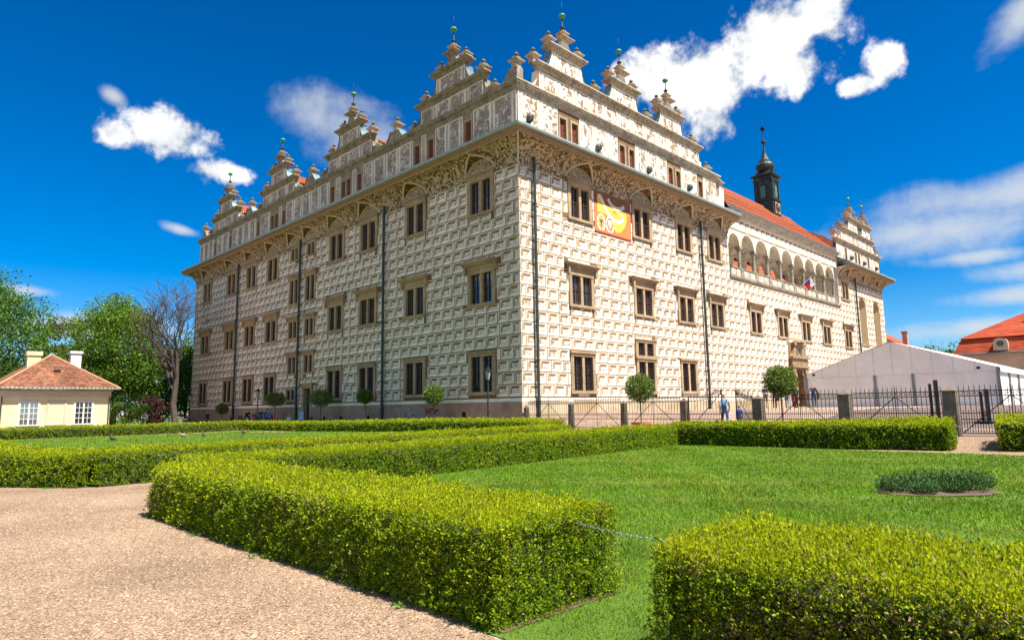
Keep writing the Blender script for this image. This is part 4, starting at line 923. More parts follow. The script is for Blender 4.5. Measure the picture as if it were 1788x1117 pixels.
# ================================================================== ground, paths, lawns
gzl = lambda x, y: float(gz(x, y))
def sheet(name, poly_fn, x0, x1, y0, y1, nx, ny, off, m, xs=None, ys=None):
    xs = xs or [x0 + (x1 - x0) * i / nx for i in range(nx + 1)]; ys = ys or [y0 + (y1 - y0) * j / ny for j in range(ny + 1)]
    V, F = [], []
    for x in xs:
        for y in ys: V.append((x, y, gzl(x, y) + off))
    n = len(ys)
    for i in range(len(xs) - 1):
        for j in range(n - 1):
            if poly_fn is None or poly_fn((xs[i] + xs[i + 1]) / 2, (ys[j] + ys[j + 1]) / 2): F.append((i * n + j, (i + 1) * n + j, (i + 1) * n + j + 1, i * n + j + 1))
    me = bpy.data.meshes.new(name); me.from_pydata(V, [], F); me.materials.append(m); me.update()
    return tag(place(name, me, smooth=True), kind='structure')
def gravel_mat():
    m = bpy.data.materials.new('pink_beige_gravel'); m.use_nodes = True; nt = m.node_tree; N = nt.nodes.new; LK = nt.links.new; b = nt.nodes['Principled BSDF']; b.inputs['Roughness'].default_value = .95; b.inputs['Specular IOR Level'].default_value = .15
    g = N('ShaderNodeNewGeometry'); v = N('ShaderNodeTexVoronoi'); v.inputs['Scale'].default_value = 75; LK(g.outputs['Position'], v.inputs['Vector'])
    r = N('ShaderNodeValToRGB'); e = r.color_ramp.elements; e[0].position = 0; e[0].color = (.06, .035, .022, 1); e[1].position = 1; e[1].color = (.56, .43, .32, 1)
    for p, c in ((.14, (.19, .115, .07)), (.5, (.30, .20, .122)), (.85, (.36, .255, .17))): x = e.new(p); x.color = (*c, 1)
    sp = N('ShaderNodeSeparateColor'); LK(v.outputs['Color'], sp.inputs[0]); LK(sp.outputs[0], r.inputs[0])
    n = N('ShaderNodeTexNoise'); n.inputs['Scale'].default_value = .7; n.inputs['Detail'].default_value = 6; LK(g.outputs['Position'], n.inputs['Vector'])
    mr = N('ShaderNodeMapRange'); LK(n.outputs['Fac'], mr.inputs[0]); mr.inputs[1].default_value = .3; mr.inputs[2].default_value = .7; mr.inputs[3].default_value = .74; mr.inputs[4].default_value = 1.14
    x = N('ShaderNodeMixRGB'); x.blend_type = 'MULTIPLY'; x.inputs[0].default_value = 1; LK(r.outputs[0], x.inputs[1]); LK(mr.outputs[0], x.inputs[2]); LK(x.outputs[0], b.inputs['Base Color'])
    bp = N('ShaderNodeBump'); bp.inputs['Strength'].default_value = .9; bp.inputs['Distance'].default_value = .012; bp.invert = True; LK(v.outputs['Distance'], bp.inputs['Height']); LK(bp.outputs[0], b.inputs['Normal']); return m
M['gravel'] = gravel_mat()
M['lawn'] = mat('lawn_soil_green', (.085, .15, .015), var=.35, scale=1.2, grime=.25, bump=.6, bscale=60)
M['turf'] = mat('far_turf', (.055, .11, .02), var=.3, scale=.8)
M['yard'] = mat('courtyard_paving', (.31, .215, .155), var=.18, scale=1.2, grime=.15, bump=.4, bscale=22)
M['dark_yard'] = mat('dark_yard_brown', (.135, .095, .075), var=.3, scale=9, bump=.6, bscale=12)
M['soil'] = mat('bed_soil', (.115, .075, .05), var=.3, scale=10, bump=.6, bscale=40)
gx = [-700, -300, -120, -60, -40] + list(np.linspace(-32, 10, 43)) + [14, 20, 30, 45, 70, 110, 200, 400, 900]
gy = [-700, -300, -120, -60, -45] + list(np.linspace(-36, 4, 41)) + [8, 12, 18, 26, 34, 45, 60, 80, 120, 200, 400, 900]
sheet('ground', None, 0, 0, 0, 0, 0, 0, 0, M['gravel'], [float(v) for v in gx], [float(v) for v in gy])
def yM(x): return -13.95 + .105 * (x + 22)          # axis lines of the two long hedges, slightly skewed to the castle
def yP(x): return -9.3 + .115 * (x + 24)
sheet('lawn', lambda x, y: y < yM(x) + .3 and (x > -22.9 or -24.3 < y < -22.7), -23.9, -3.2, -36, -11.0, 62, 75, .006, M['lawn'])
sheet('lawn', lambda x, y: y > yP(x) + .2 and y < 27, -24.2, -3.0, -10, 27.5, 50, 75, .006, M['lawn'])
sheet('courtyard', None, .12, 75, -60, -.05, 60, 60, .006, M['yard'])
sheet('dark_yard_area', lambda x, y: (y < -13.2 - .16 * (x - 2) and x < 30) , .3, 32, -60, -10, 50, 60, .012, M['dark_yard'])  # darker brown sheet over part of the courtyard
sheet('turf', None, -120, 60, 62, 200, 12, 12, .01, M['turf'])
# ================================================================== hedges, grass, gravel
def mesh_idx(name, V, F, mats, midx=None):
    V = np.ascontiguousarray(V, np.float32); F = np.ascontiguousarray(F, np.int32); k = F.shape[1]; n = len(F)
    me = bpy.data.meshes.new(name); me.vertices.add(len(V)); me.vertices.foreach_set('co', V.ravel())
    me.loops.add(n * k); me.loops.foreach_set('vertex_index', F.ravel()); me.polygons.add(n); me.polygons.foreach_set('loop_start', np.arange(n, dtype=np.int32) * k)
    for x in mats: me.materials.append(x)
    if midx is not None: me.polygons.foreach_set('material_index', np.ascontiguousarray(midx, np.int32))
    me.update(calc_edges=True); return me
def unit(a): return a / np.maximum(np.linalg.norm(a, axis=-1, keepdims=True), 1e-9)
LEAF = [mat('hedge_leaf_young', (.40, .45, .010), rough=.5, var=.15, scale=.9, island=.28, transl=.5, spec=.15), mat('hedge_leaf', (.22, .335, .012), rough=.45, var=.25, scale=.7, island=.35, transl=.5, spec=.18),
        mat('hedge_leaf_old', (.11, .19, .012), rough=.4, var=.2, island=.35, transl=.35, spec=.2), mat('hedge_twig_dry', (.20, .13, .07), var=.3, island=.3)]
M['hedge_core'] = mat('hedge_core', (.035, .05, .012), var=.4, scale=12)
CAMV = np.array(CAM)
def lump(P, f=1.0):
    return (np.sin(P[:, 0] * 2.1 * f + 1.3 * P[:, 2]) * np.sin(P[:, 1] * 1.7 * f + .7) * .5 + np.sin(P[:, 0] * 5.3 * f + P[:, 1] * 4.1 * f + P[:, 2] * 6) * .3 + np.sin(P[:, 1] * 11 * f - P[:, 0] * 9 * f + P[:, 2] * 13) * .2)
def leaves(P, Nn, L, W, up=.35, spread=.9, rng=RNG):
    """One rhombic leaf per point: base P, pointing along the normal with scatter."""
    n = len(P); d = unit(Nn * .75 + np.array([0, 0, up]) + rng.normal(0, spread * .55, (n, 3)))
    s = unit(np.cross(d, rng.normal(0, 1, (n, 3)))); L = L[:, None]; W = W[:, None]
    bend = unit(np.cross(d, s)) * L * .12
    V = np.stack([P, P + d * L * .5 + s * W * .5 + bend, P + d * L, P + d * L * .5 - s * W * .5 + bend], 1)
    return V.reshape(-1, 3)
def hedge(name, label, p0, p1, w, h, dens=2600, leaf=.026, dref=6.0, back=.3, ends=(True, True), r=.10, group='clipped box hedges of the parterres', dry=.03):
    p0, p1 = np.array(p0, float), np.array(p1, float); ax = p1 - p0; Ln = np.linalg.norm(ax); ax = ax / Ln; pr = np.array([-ax[1], ax[0]])
    root = empty(name, (*p0, float(gz(*p0)))); tag(root, label, 'hedge', group)
    org = np.array([*p0, float(gz(*p0))])
    # core
    b = MB(); N_ = max(2, int(Ln / 1.0)); ins = .09
    ring = lambda x: [(-w / 2 + ins, -.3), (-w / 2 + ins, h - .16), (-w / 2 + .2, h - ins), (w / 2 - .2, h - ins), (w / 2 - ins, h - .16), (w / 2 - ins, -.3)]
    pts = []
    for i in range(N_ + 1):
        t = .07 + (Ln - .14) * i / N_; c = p0 + ax * t; g = float(gz(*c)) - org[2]
        pts.append([(c[0] - org[0] + pr[0] * q, c[1] - org[1] + pr[1] * q, g + z) for q, z in ring(t)])
    for A, B in zip(pts, pts[1:]):
        for i in range(5): b.quad(A[i], A[i + 1], B[i + 1], B[i])
    b.poly(pts[0]); b.poly(list(reversed(pts[-1]))); b.build('branches', M['hedge_core'], root)
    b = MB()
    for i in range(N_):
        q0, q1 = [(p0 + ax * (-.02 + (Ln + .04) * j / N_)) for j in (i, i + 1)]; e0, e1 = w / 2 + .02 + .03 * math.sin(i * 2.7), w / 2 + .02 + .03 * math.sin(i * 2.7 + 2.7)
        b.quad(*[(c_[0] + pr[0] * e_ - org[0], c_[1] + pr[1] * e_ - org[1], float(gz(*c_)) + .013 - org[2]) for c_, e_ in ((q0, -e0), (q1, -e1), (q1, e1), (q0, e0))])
    b.build('soil_shade_strip', M['soil'], root)  # dark soil strip, also painting in the narrow shade at the hedge foot
    # leaf points on the rounded shell
    per = [h - r, math.pi / 2 * r, w - 2 * r, math.pi / 2 * r, h - r]; tot = sum(per)
    n = int(dens * tot * Ln); s = RNG.uniform(0, tot, n); t = RNG.uniform(0, Ln, n)
    q = np.zeros(n); z = np.zeros(n); nq = np.zeros(n); nz = np.zeros(n); c = np.cumsum([0] + per)
    for k in range(5):
        m = (s >= c[k]) & (s < c[k + 1]); v = s[m] - c[k]
        if k == 0: q[m] = -w / 2; z[m] = v; nq[m] = -1
        if k == 1: a = v / r; q[m] = -w / 2 + r - r * np.cos(a); z[m] = h - r + r * np.sin(a); nq[m] = -np.cos(a); nz[m] = np.sin(a)
        if k == 2: q[m] = -w / 2 + r + v; z[m] = h; nz[m] = 1
        if k == 3: a = v / r; q[m] = w / 2 - r + r * np.sin(a); z[m] = h - r + r * np.cos(a); nq[m] = np.sin(a); nz[m] = np.cos(a)
        if k == 4: q[m] = w / 2; z[m] = h - r - v; nq[m] = 1
    q = q * (1 + .12 * (1 - z / h) / w)          # the faces lean in a little
    X = p0[0] + ax[0] * t + pr[0] * q; Y = p0[1] + ax[1] * t + pr[1] * q; NX, NY = pr[0] * nq, pr[1] * nq; NZ = nz
    for e, on in ((0, ends[0]), (1, ends[1])):
        if not on: continue
        m_ = int(dens * w * h); qq = RNG.uniform(-w / 2, w / 2, m_); zz = RNG.uniform(0, h, m_); c_ = p0 if e == 0 else p1; sg = -1 if e == 0 else 1
        X = np.append(X, c_[0] + pr[0] * qq); Y = np.append(Y, c_[1] + pr[1] * qq); z = np.append(z, zz)
        NX = np.append(NX, np.full(m_, ax[0] * sg)); NY = np.append(NY, np.full(m_, ax[1] * sg)); NZ = np.append(NZ, np.zeros(m_))
    P = np.stack([X, Y, gz(X, Y) + z], 1); Nn = np.stack([NX, NY, NZ], 1)
    D = np.linalg.norm(P - CAMV, axis=1); face = (Nn * (CAMV - P)).sum(1) / D
    keep = RNG.uniform(0, 1, len(P)) < np.minimum(1, (dref / D) ** 1.25) * np.where(Nn[:, 2] > .9, .8, 1.0) * np.where(face > -.05, 1, back)
    P, Nn, D, zz = P[keep], Nn[keep], D[keep], z[keep]
    P = P + Nn * (lump(P) * .045 + lump(P, 5.5) * .028 - .035 + RNG.normal(0, .034, len(P)))[:, None]
    hole = lump(P * 1.0, 1.9) < -.62; k2 = ~(hole & (Nn[:, 2] < .5) & (RNG.uniform(0, 1, len(P)) < .45)); P, Nn, D, zz = P[k2], Nn[k2], D[k2], zz[k2]
    sc = np.maximum(1, D / dref) ** .62
    V, I = [], []
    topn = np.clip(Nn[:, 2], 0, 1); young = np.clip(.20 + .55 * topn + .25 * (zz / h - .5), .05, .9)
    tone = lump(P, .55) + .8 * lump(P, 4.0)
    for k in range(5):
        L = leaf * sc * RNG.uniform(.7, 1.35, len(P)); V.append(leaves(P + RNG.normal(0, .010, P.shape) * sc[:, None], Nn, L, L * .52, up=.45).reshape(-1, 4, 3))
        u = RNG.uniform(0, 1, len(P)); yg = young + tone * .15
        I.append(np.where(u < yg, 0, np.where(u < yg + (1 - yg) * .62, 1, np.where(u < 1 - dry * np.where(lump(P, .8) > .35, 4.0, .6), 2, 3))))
    V = np.concatenate(V).reshape(-1, 3) - org; I = np.concatenate(I)
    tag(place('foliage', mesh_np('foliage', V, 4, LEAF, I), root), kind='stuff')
    return root
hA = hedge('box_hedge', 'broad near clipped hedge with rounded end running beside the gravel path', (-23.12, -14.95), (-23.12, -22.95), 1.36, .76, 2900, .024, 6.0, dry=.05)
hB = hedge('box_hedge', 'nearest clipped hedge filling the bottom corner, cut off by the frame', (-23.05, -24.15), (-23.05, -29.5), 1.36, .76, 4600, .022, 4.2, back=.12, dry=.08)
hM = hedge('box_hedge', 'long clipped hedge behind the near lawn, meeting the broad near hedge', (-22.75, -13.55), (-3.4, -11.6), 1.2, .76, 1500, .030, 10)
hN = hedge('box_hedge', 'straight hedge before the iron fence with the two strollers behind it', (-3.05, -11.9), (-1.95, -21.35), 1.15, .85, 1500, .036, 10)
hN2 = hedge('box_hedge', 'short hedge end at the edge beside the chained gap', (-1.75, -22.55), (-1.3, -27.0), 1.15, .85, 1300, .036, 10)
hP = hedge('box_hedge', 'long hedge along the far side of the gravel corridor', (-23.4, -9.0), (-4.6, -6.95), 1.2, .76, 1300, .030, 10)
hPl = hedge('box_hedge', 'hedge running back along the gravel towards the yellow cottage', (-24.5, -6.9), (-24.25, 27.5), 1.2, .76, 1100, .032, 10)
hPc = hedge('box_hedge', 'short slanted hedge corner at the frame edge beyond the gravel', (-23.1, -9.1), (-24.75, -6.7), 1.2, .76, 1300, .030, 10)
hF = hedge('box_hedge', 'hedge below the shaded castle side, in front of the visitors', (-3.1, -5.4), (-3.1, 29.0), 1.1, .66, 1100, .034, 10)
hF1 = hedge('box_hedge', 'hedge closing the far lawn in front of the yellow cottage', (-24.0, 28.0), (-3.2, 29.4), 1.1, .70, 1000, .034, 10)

# grass
GRASS = [mat('grass_blade', (.135, .245, .008), rough=.7, var=.40, scale=.5, island=.4, transl=.35, spec=.08), mat('grass_blade_dry', (.235, .275, .022), spec=.08, var=.2, island=.3, transl=.3), mat('daisy_white', (.7, .7, .65), var=0)]
def grass(name, x0, x1, y0, y1, dens, dref, ok, h=.045, wd=.007):
    n = int(dens * (x1 - x0) * (y1 - y0)); P = np.stack([RNG.uniform(x0, x1, n), RNG.uniform(y0, y1, n), np.zeros(n)], 1)
    D = np.hypot(P[:, 0] - CAM[0], P[:, 1] - CAM[1]); k = (RNG.uniform(0, 1, n) < np.minimum(1, dref / D) ** 1.7) & ok(P[:, 0], P[:, 1])
    # leave out what lies far outside the view
    dx, dy = P[:, 0] - CAM[0], P[:, 1] - CAM[1]; fwd = (dx + dy) * .7071; lat = (dx - dy) * .7071; k &= (fwd > 1) & (np.abs(lat) < fwd * .95 + 1)
    P, D = P[k], D[k]; n = len(P); P[:, 2] = gz(P[:, 0], P[:, 1])
    sc = np.maximum(1, D / dref) ** .8; a = RNG.uniform(0, 2 * np.pi, n); s = np.stack([np.cos(a), np.sin(a), np.zeros(n)], 1) * (wd * sc * .5 * RNG.uniform(.7, 1.4, n))[:, None]
    hh = h * np.minimum(sc, 1.8) * RNG.uniform(.5, 1.5, n) * (1 + .35 * lump(P, .8)); t = RNG.normal(0, .55, (n, 3)); t[:, 2] = 1; t = unit(t) * hh[:, None]
    V = np.stack([P - s, P + s, P + t], 1).reshape(-1, 3); patch = lump(P, .35) + RNG.normal(0, .35, n)
    I = np.where(patch > .42, 1, 0)
    return tag(place(name, mesh_np(name, V, 3, GRASS, I)), 'short mown grass of the ' + ('near lawn inside the hedges' if y1 < 0 else 'far lawn with pigeons'), 'grass', kind='stuff')
grass('grass', -23.85, -3.4, -34, -11.5, 5200, 5.0, lambda x, y: (y < yM(x) - .2) & ((x > -22.5) | ((y > -24.2) & (y < -22.9))) & (((x + 13.6 + y + 23.4) * .7071 / .62) ** 2 + ((x + 13.6 - y - 23.4) * .7071 / 1.08) ** 2 > 1), h=.030)
grass('grass', -23.6, -3.6, -8.6, 27.0, 420, 14.0, lambda x, y: y > yP(x) + .8, h=.05, wd=.012)
# loose stones of the path near the camera
n = 60000; P = np.stack([RNG.uniform(-34, -23.85, n), RNG.uniform(-27, -10.5, n), np.zeros(n)], 1); D = np.hypot(P[:, 0] - CAM[0], P[:, 1] - CAM[1])
k = RNG.uniform(0, 1, n) < np.minimum(1, 4.0 / D) ** 1.2; P, D = P[k], D[k]; n = len(P)
base = np.array([[1, 0, 0], [.2, .9, 0], [-.9, .4, 0], [-.6, -.8, 0], [.5, -.8, 0], [0, 0, .75]]); a = RNG.uniform(0, 6.28, n); sz = RNG.uniform(.004, .010, n) * np.maximum(1, D / 5) ** .4
ca, sa = np.cos(a), np.sin(a); V = np.zeros((n, 6, 3))
for i in range(6):
    j = base[i] * RNG.uniform(.7, 1.2, (n, 3)); V[:, i, 0] = P[:, 0] + (j[:, 0] * ca - j[:, 1] * sa) * sz; V[:, i, 1] = P[:, 1] + (j[:, 0] * sa + j[:, 1] * ca) * sz; V[:, i, 2] = j[:, 2] * sz
F = np.array([[0, 1, 5], [1, 2, 5], [2, 3, 5], [3, 4, 5], [4, 0, 5]])[None] + (np.arange(n) * 6)[:, None, None]
PEB = [mat('pebble_beige', (.38, .26, .17), island=.5, var=.1), mat('pebble_grey', (.16, .125, .10), island=.5, var=.1)]
tag(place('gravel', mesh_idx('gravel', V.reshape(-1, 3), F.reshape(-1, 3), PEB, np.repeat((RNG.uniform(0, 1, n) < .25).astype(int), 5))), 'loose pinkish beige gravel stones scattered on the path', 'gravel', kind='stuff')
# weeds and little dandelions along the hedge foot
for i, (x, y) in enumerate(((-23.98, -17.3), (-24.0, -19.2), (-23.98, -21.9))):
    nl = 26; P = np.tile(np.array([[0, 0, .01]]), (nl, 1)) + RNG.normal(0, .03, (nl, 3)) * [1, 1, 0]; V = leaves(P, np.tile([[0, 0, .5]], (nl, 1)), RNG.uniform(.03, .06, nl), RNG.uniform(.012, .02, nl), .4, 1.6)
    tag(place('weed', mesh_np('weed', V, 4, [mat('weed_leaf_%d' % i, (.12, .26, .03), island=.3, transl=.3)]), loc=(x, y, .01)), ['fresh green weed at the hedge foot, farthest of the row', 'green weed sprouting from gravel midway along the near hedge', 'weed tuft nearest to the camera along the hedge foot'][i], 'weed', 'weeds along the hedge foot')

# twigs and dry leaves lying on the gravel, thicker towards the hedge foot
b = MB(); rg_ = random.Random(9)
for i in range(170):
    x = -23.85 - abs(rg_.gauss(0, .5 if i < 110 else 2.2)); y = rg_.uniform(-23.5, -13.5); a = rg_.uniform(0, 3.14); L = rg_.uniform(.02, .09)
    if i % 3: b.bar((x, y, .012), (x + L * math.cos(a), y + L * math.sin(a), .016), rg_.uniform(.0015, .003), n=3)
    else: b.quad((x, y, .014), (x + .014, y + .01, .02), (x + .028, y, .012), (x + .014, y - .01, .016))
tag(b.build('litter', mat('dry_litter', (.16, .10, .06), var=.3, island=.4)), 'dry twigs and leaf bits scattered on the gravel along the hedge', 'litter', kind='stuff')

# planted bed in the near lawn
def bed_xy(a, rr): u, v = math.cos(a) * 1.05 * rr, math.sin(a) * .60 * rr; return -13.6 + (u + v) * .7071, -23.4 + (-u + v) * .7071
b = MB(); b.poly([(*bed_xy(i * math.pi / 12, 1.0 + .05 * math.sin(i * 2.3)), .022) for i in range(24)]); tag(b.build('flower_bed', M['soil']), kind='structure')
HERB = [mat('herb_needle', (.045, .105, .02), island=.35, var=.2, transl=.2), mat('herb_needle_light', (.105, .19, .05), island=.3, var=.2, transl=.2)]
spots = [(-.75, .1, .20, .26), (-.35, -.35, .17, .20), (-.15, .30, .26, .30), (.25, -.15, .15, .20), (.30, .45, .26, .30), (.62, .05, .30, .32), (.85, .30, .22, .28), (-.50, .40, .20, .24)]
names = ['low herb clump at the far tip of the bed', 'small round herb clump at the near edge of the bed', 'wide grey-green herb clump at the middle back of the bed', 'smallest herb tuft on the bare soil of the bed', 'tall back herb clump of the bed', 'largest bushy herb clump of the bed', 'herb clump at the outer edge of the bed beside the largest one', 'herb clump behind the low tip of the bed']
for (u, v, rr, hh), nm in zip(spots, names):
    rr, hh = rr * .86, hh * (1.0 + 2.2 * (rr - .12))
    x, y = -13.6 + (u * 1.0 + v * .7) * .7071, -23.4 + (-u * 1.0 + v * .7) * .7071
    nl = 900; a = RNG.uniform(0, 6.28, nl); q = np.sqrt(RNG.uniform(0, 1, nl)); P = np.stack([np.cos(a) * q * rr, np.sin(a) * q * rr, np.zeros(nl)], 1)
    d = unit(np.stack([np.cos(a) * q * .8, np.sin(a) * q * .8, np.ones(nl)], 1) + RNG.normal(0, .2, (nl, 3))); L = hh * np.sqrt(np.maximum(.1, 1 - q * q * .7)) * RNG.uniform(.7, 1.15, nl)
    mid = P + d * (L * RNG.uniform(.3, .95, nl))[:, None]; s = unit(np.cross(d, RNG.normal(0, 1, (nl, 3)))) * .011; tip = mid + unit(d + RNG.normal(0, .5, (nl, 3))) * .06
    V = np.stack([mid - s, mid + s, tip], 1).reshape(-1, 3)
    o = tag(place('herb_plant', None, loc=(x, y, .02)), nm, 'plant', 'herbs in the lawn bed'); tag(place('foliage', mesh_np('foliage', V, 3, HERB, (RNG.uniform(0, 1, nl) < .4).astype(int)), o), kind='stuff')
    b = MB()
    for i in range(9):
        t = i * .7; b.bar((0, 0, 0), (math.cos(t) * rr * .6, math.sin(t) * rr * .6, hh * .6), .006, n=3)
    b.build('stems', M['hedge_core'], o)

# ================================================================== trees
BARK = mat('bark', (.105, .075, .052), var=.35, scale=6, bump=.6, bscale=14)
def branchwork(b, base, H, r0, lean, levels, seed, spread=.9, first=.3, kids=5, up=.35, n=5, tip=.004):
    """Tapered trunk with limbs; returns the twig ends."""
    rg = random.Random(seed); tips = []
    def grow(p, d, L, r, lv):
        segs = 4 if lv == 0 else 3; pts, rad = [p], [r]; q = p
        for i in range(segs):
            d = (d + Vector((rg.gauss(0, .10 + .08 * lv), rg.gauss(0, .10 + .08 * lv), rg.gauss(0, .05) + (.04 if lv else 0)))).normalized(); q = q + d * (L / segs); pts.append(q); rad.append(r * (1 - .72 * (i + 1) / segs) + tip)
        b.tube(pts, rad, 0, max(3, n - lv)); 
        if lv >= levels: tips.append(q); return
        m = kids if lv == 0 else rg.randint(3, 4)
        for k in range(m):
            f = first + (1 - first) * (k + rg.random() * .8) / m if lv == 0 else .35 + .65 * (k + rg.random() * .5) / m
            i = min(segs - 1, int(f * segs)); t = f * segs - i; c = pts[i].lerp(pts[i + 1], min(1, t)); rr = rad[i] + (rad[i + 1] - rad[i]) * min(1, t)
            a = rg.uniform(0, 6.28); dd = (d * .55 + Vector((math.cos(a), math.sin(a), up)) * spread).normalized()
            grow(c, dd, L * (.55 if lv == 0 else .62) * rg.uniform(.75, 1.15) * (1.15 - .45 * (f if lv == 0 else 0)), rr * .55, lv + 1)
        if lv == 0: tips.append(q)
    grow(Vector(base), Vector((lean[0], lean[1], 1)).normalized(), H, r0, 0); return tips
def tree(name, label, loc, H, rx, z0, z1, mats, nl=9000, leaf=.28, seed=1, tr=.28, clump=.17, group='trees behind the castle and cottage', shape=1.0, ry=None):
    root = empty(name, loc); tag(root, label, 'tree', group); rg = np.random.default_rng(seed); ry = ry or rx
    b = MB(); branchwork(b, (0, 0, 0), H * .82, tr, (rg.normal(0, .03), rg.normal(0, .03)), 2, seed, first=.28, kids=7); b.build('trunk', BARK, root)
    nc = max(40, nl // 130); zc, hz = (z0 + z1) / 2, (z1 - z0) / 2
    d = unit(rg.normal(0, 1, (nc, 3))); rr = rg.uniform(0.30, 1, nc) ** .55; t = d[:, 2] * rr
    wz = np.where(t > 0, (1 - np.clip(t, 0, 1) * .35 * shape), 1.0)
    C = np.stack([d[:, 0] * rr * rx * wz, d[:, 1] * rr * ry * wz, zc + t * hz], 1) + rg.normal(0, .25, (nc, 3))
    per = nl // nc; V, I = [], []
    for c in C:
        k = int(per * rg.uniform(.5, 1.5)); cr = clump * (rx + hz) * rg.uniform(.55, 1.2)
        dd = unit(rg.normal(0, 1, (k, 3))); P = c + dd * (rg.uniform(.15, 1, (k, 1)) ** .5) * cr * np.array([1.25, 1.25, .62]); L = leaf * rg.uniform(.6, 1.3, k)
        V.append(leaves(P, unit(dd * .6 + [0, 0, .2]), L, L * .62, .1, 1.3, rg)); I.append(np.where(rg.uniform(0, 1, k) < .35 + .25 * rg.uniform(-1, 1), 1, 0))
    tag(place('crown', mesh_np('crown', np.concatenate(V), 4, mats, np.concatenate(I)), root), kind='stuff'); return root
GRN = lambda nm, c, c2: [mat('leaf_' + nm, c, rough=.5, island=.4, var=.25, scale=.5, transl=.35), mat('leaf_light_' + nm, c2, rough=.5, island=.35, var=.2, transl=.4)]
G1, G2, G3, G4 = GRN('maple', (.085, .17, .013), (.18, .30, .018)), GRN('olive', (.11, .13, .035), (.19, .19, .06)), GRN('deep', (.06, .135, .013), (.125, .24, .018)), GRN('purple', (.09, .035, .03), (.15, .06, .045))
tree('maple_tree', 'tall bright green tree rising beside the yellow cottage chimneys', (-7.0, 56.5, .1), 14.8, 4.4, 2.2, 14.6, G1, 34000, .25, 3, .34)
tree('leafy_tree', 'large green tree at the frame edge above the cottage roof', (-17.6, 62.5, .1), 16.5, 6.0, 3, 16.4, G3, 30000, .28, 5, .4)
tree('olive_tree', 'thin olive tree showing sky between its twigs behind the cottage', (-6.8, 87, .1), 15.8, 4.4, 8, 15.6, G2, 7000, .33, 11, .3, clump=.11)
tree('leafy_tree', 'shorter green tree between thin olive tree and bright tall tree', (-5.0, 71, .1), 10.6, 2.8, 2, 10.4, G1, 10000, .28, 13, .28)
tree('leafy_tree', 'low dark green tree filling the gap beside the castle end', (-1.8, 58.5, .1), 9.5, 3.6, .6, 9.0, G3, 20000, .24, 17, .25)
tree('leafy_tree', 'bright bush-like tree half hidden behind the castle corner', (2.2, 61.0, .1), 11.5, 3.0, .8, 11.0, G1, 16000, .26, 19, .25)
tree('purple_bush', 'purple-leaved shrub at the foot of the trees by the castle end', (-4.6, 52.5, .1), 3.4, 1.9, .3, 3.3, G4, 3500, .16, 23, .10)
tree('leafy_shrub', 'dark green shrub between cottage wall and purple shrub', (-7.8, 49.5, .1), 3.2, 2.2, .2, 3.0, G3, 4200, .17, 29, .10)
tree('leafy_tree', 'distant dark treetop showing over the tent roof', (123.5, 6.6, .6), 12.2, 3.0, 5, 12.0, G3, 2500, .4, 31, .3, group='distant trees behind the tent')
tree('leafy_tree', 'distant treetop beside the red mansard roof', (127.0, 3.6, .6), 12.4, 3.2, 5, 12.2, G3, 2500, .4, 37, .3, group='distant trees behind the tent')
# the bare tree at the end of the castle
rt = tag(empty('bare_tree', (-4.35, 44.2, .05)), 'leafless tall tree with forked grey branches at the castle end', 'tree')
b = MB(); tp = branchwork(b, (0, 0, 0), 9.4, .34, (-.08, .07), 4, 41, spread=.40, first=.34, kids=11, up=.62, n=7, tip=.012); b.build('trunk', mat('grey_bark', (.075, .058, .046), var=.35, scale=5, bump=.6, bscale=12), rt)
P = np.array([tuple(t) for t in tp]); P = np.repeat(P, 6, 0) + RNG.normal(0, .30, (len(P) * 6, 3)); L = RNG.uniform(.06, .13, len(P))
tag(place('crown', mesh_np('crown', leaves(P, unit(RNG.normal(0, 1, P.shape)), L, L * .5), 4, [mat('bud', (.12, .075, .05), island=.3)]), rt), kind='stuff')
# ================================================================== fence and gate
def G(x, y): return float(gz(x, y))
POSTST = mat('fence_post_stone', (.20, .15, .105), col2=(.10, .085, .06), thresh=.52, pscale=4, var=.25, bump=.4, soft=.15)
def post(y, w, h, label):
    b = MB(); q = math.pi / 4; k = math.sqrt(2) / 2
    b.lathe([(-.3, w * k), (h - .22, w * k * .86), (h - .20, w * k * .92), (h - .16, w * k * .92)], 4, rot=q); b.lathe([(h - .161, w * k * .92), (h, .01)], 4, rot=q)
    root = b.build('fence_post', POSTST, None, loc=(0, y, G(0, y))); tag(root, label, 'post', 'stone posts of the iron fence'); return root
PY = [-.35, -3.67, -7.1, -10.5, -14.05, -17.52, -21.0, -24.45]
PL = ['short stone fence post against the castle corner', 'slim stone fence post, first one out from the castle corner', 'stone fence post beside the potted tree next to the castle', 'stone gate post holding the closed gate leaf', 'stone gate post holding the opened gate leaf', 'mossy pointed stone post in front of the white tent', 'pointed stone post behind the gap in the hedge', 'stone post at the far edge of the frame']
PW = [.26, .27, .28, .34, .44, .46, .46, .46]; PH = [1.35, 1.5, 1.5, 1.55, 1.6, 1.7, 1.74, 1.76]
for y, w, h, l in zip(PY, PW, PH, PL): post(y, w, h, l)
def ring(b, c, r, t=.008, n=8, ax=1):
    P = [(c[0], c[1] + r * math.cos(2 * math.pi * i / n), c[2] + r * math.sin(2 * math.pi * i / n)) for i in range(n + 1)]
    for p, q in zip(P, P[1:]): b.bar(p, q, t, n=3)
TALL, SHORT = MB(), MB(); TALL.bar((0, 0, .10), (0, 0, 1.66), .012, n=4); TALL.bar((0, 0, 1.64), (.01, 0, 1.78), .014, n=4, r2=.002); TALL = TALL.mesh('bar', [M['iron']])
SHORT.bar((0, 0, .10), (0, 0, .86), .010, n=4); SHORT.bar((0, 0, .85), (0, 0, .94), .012, n=4, r2=.002); SHORT = SHORT.mesh('short_bar', [M['iron']])
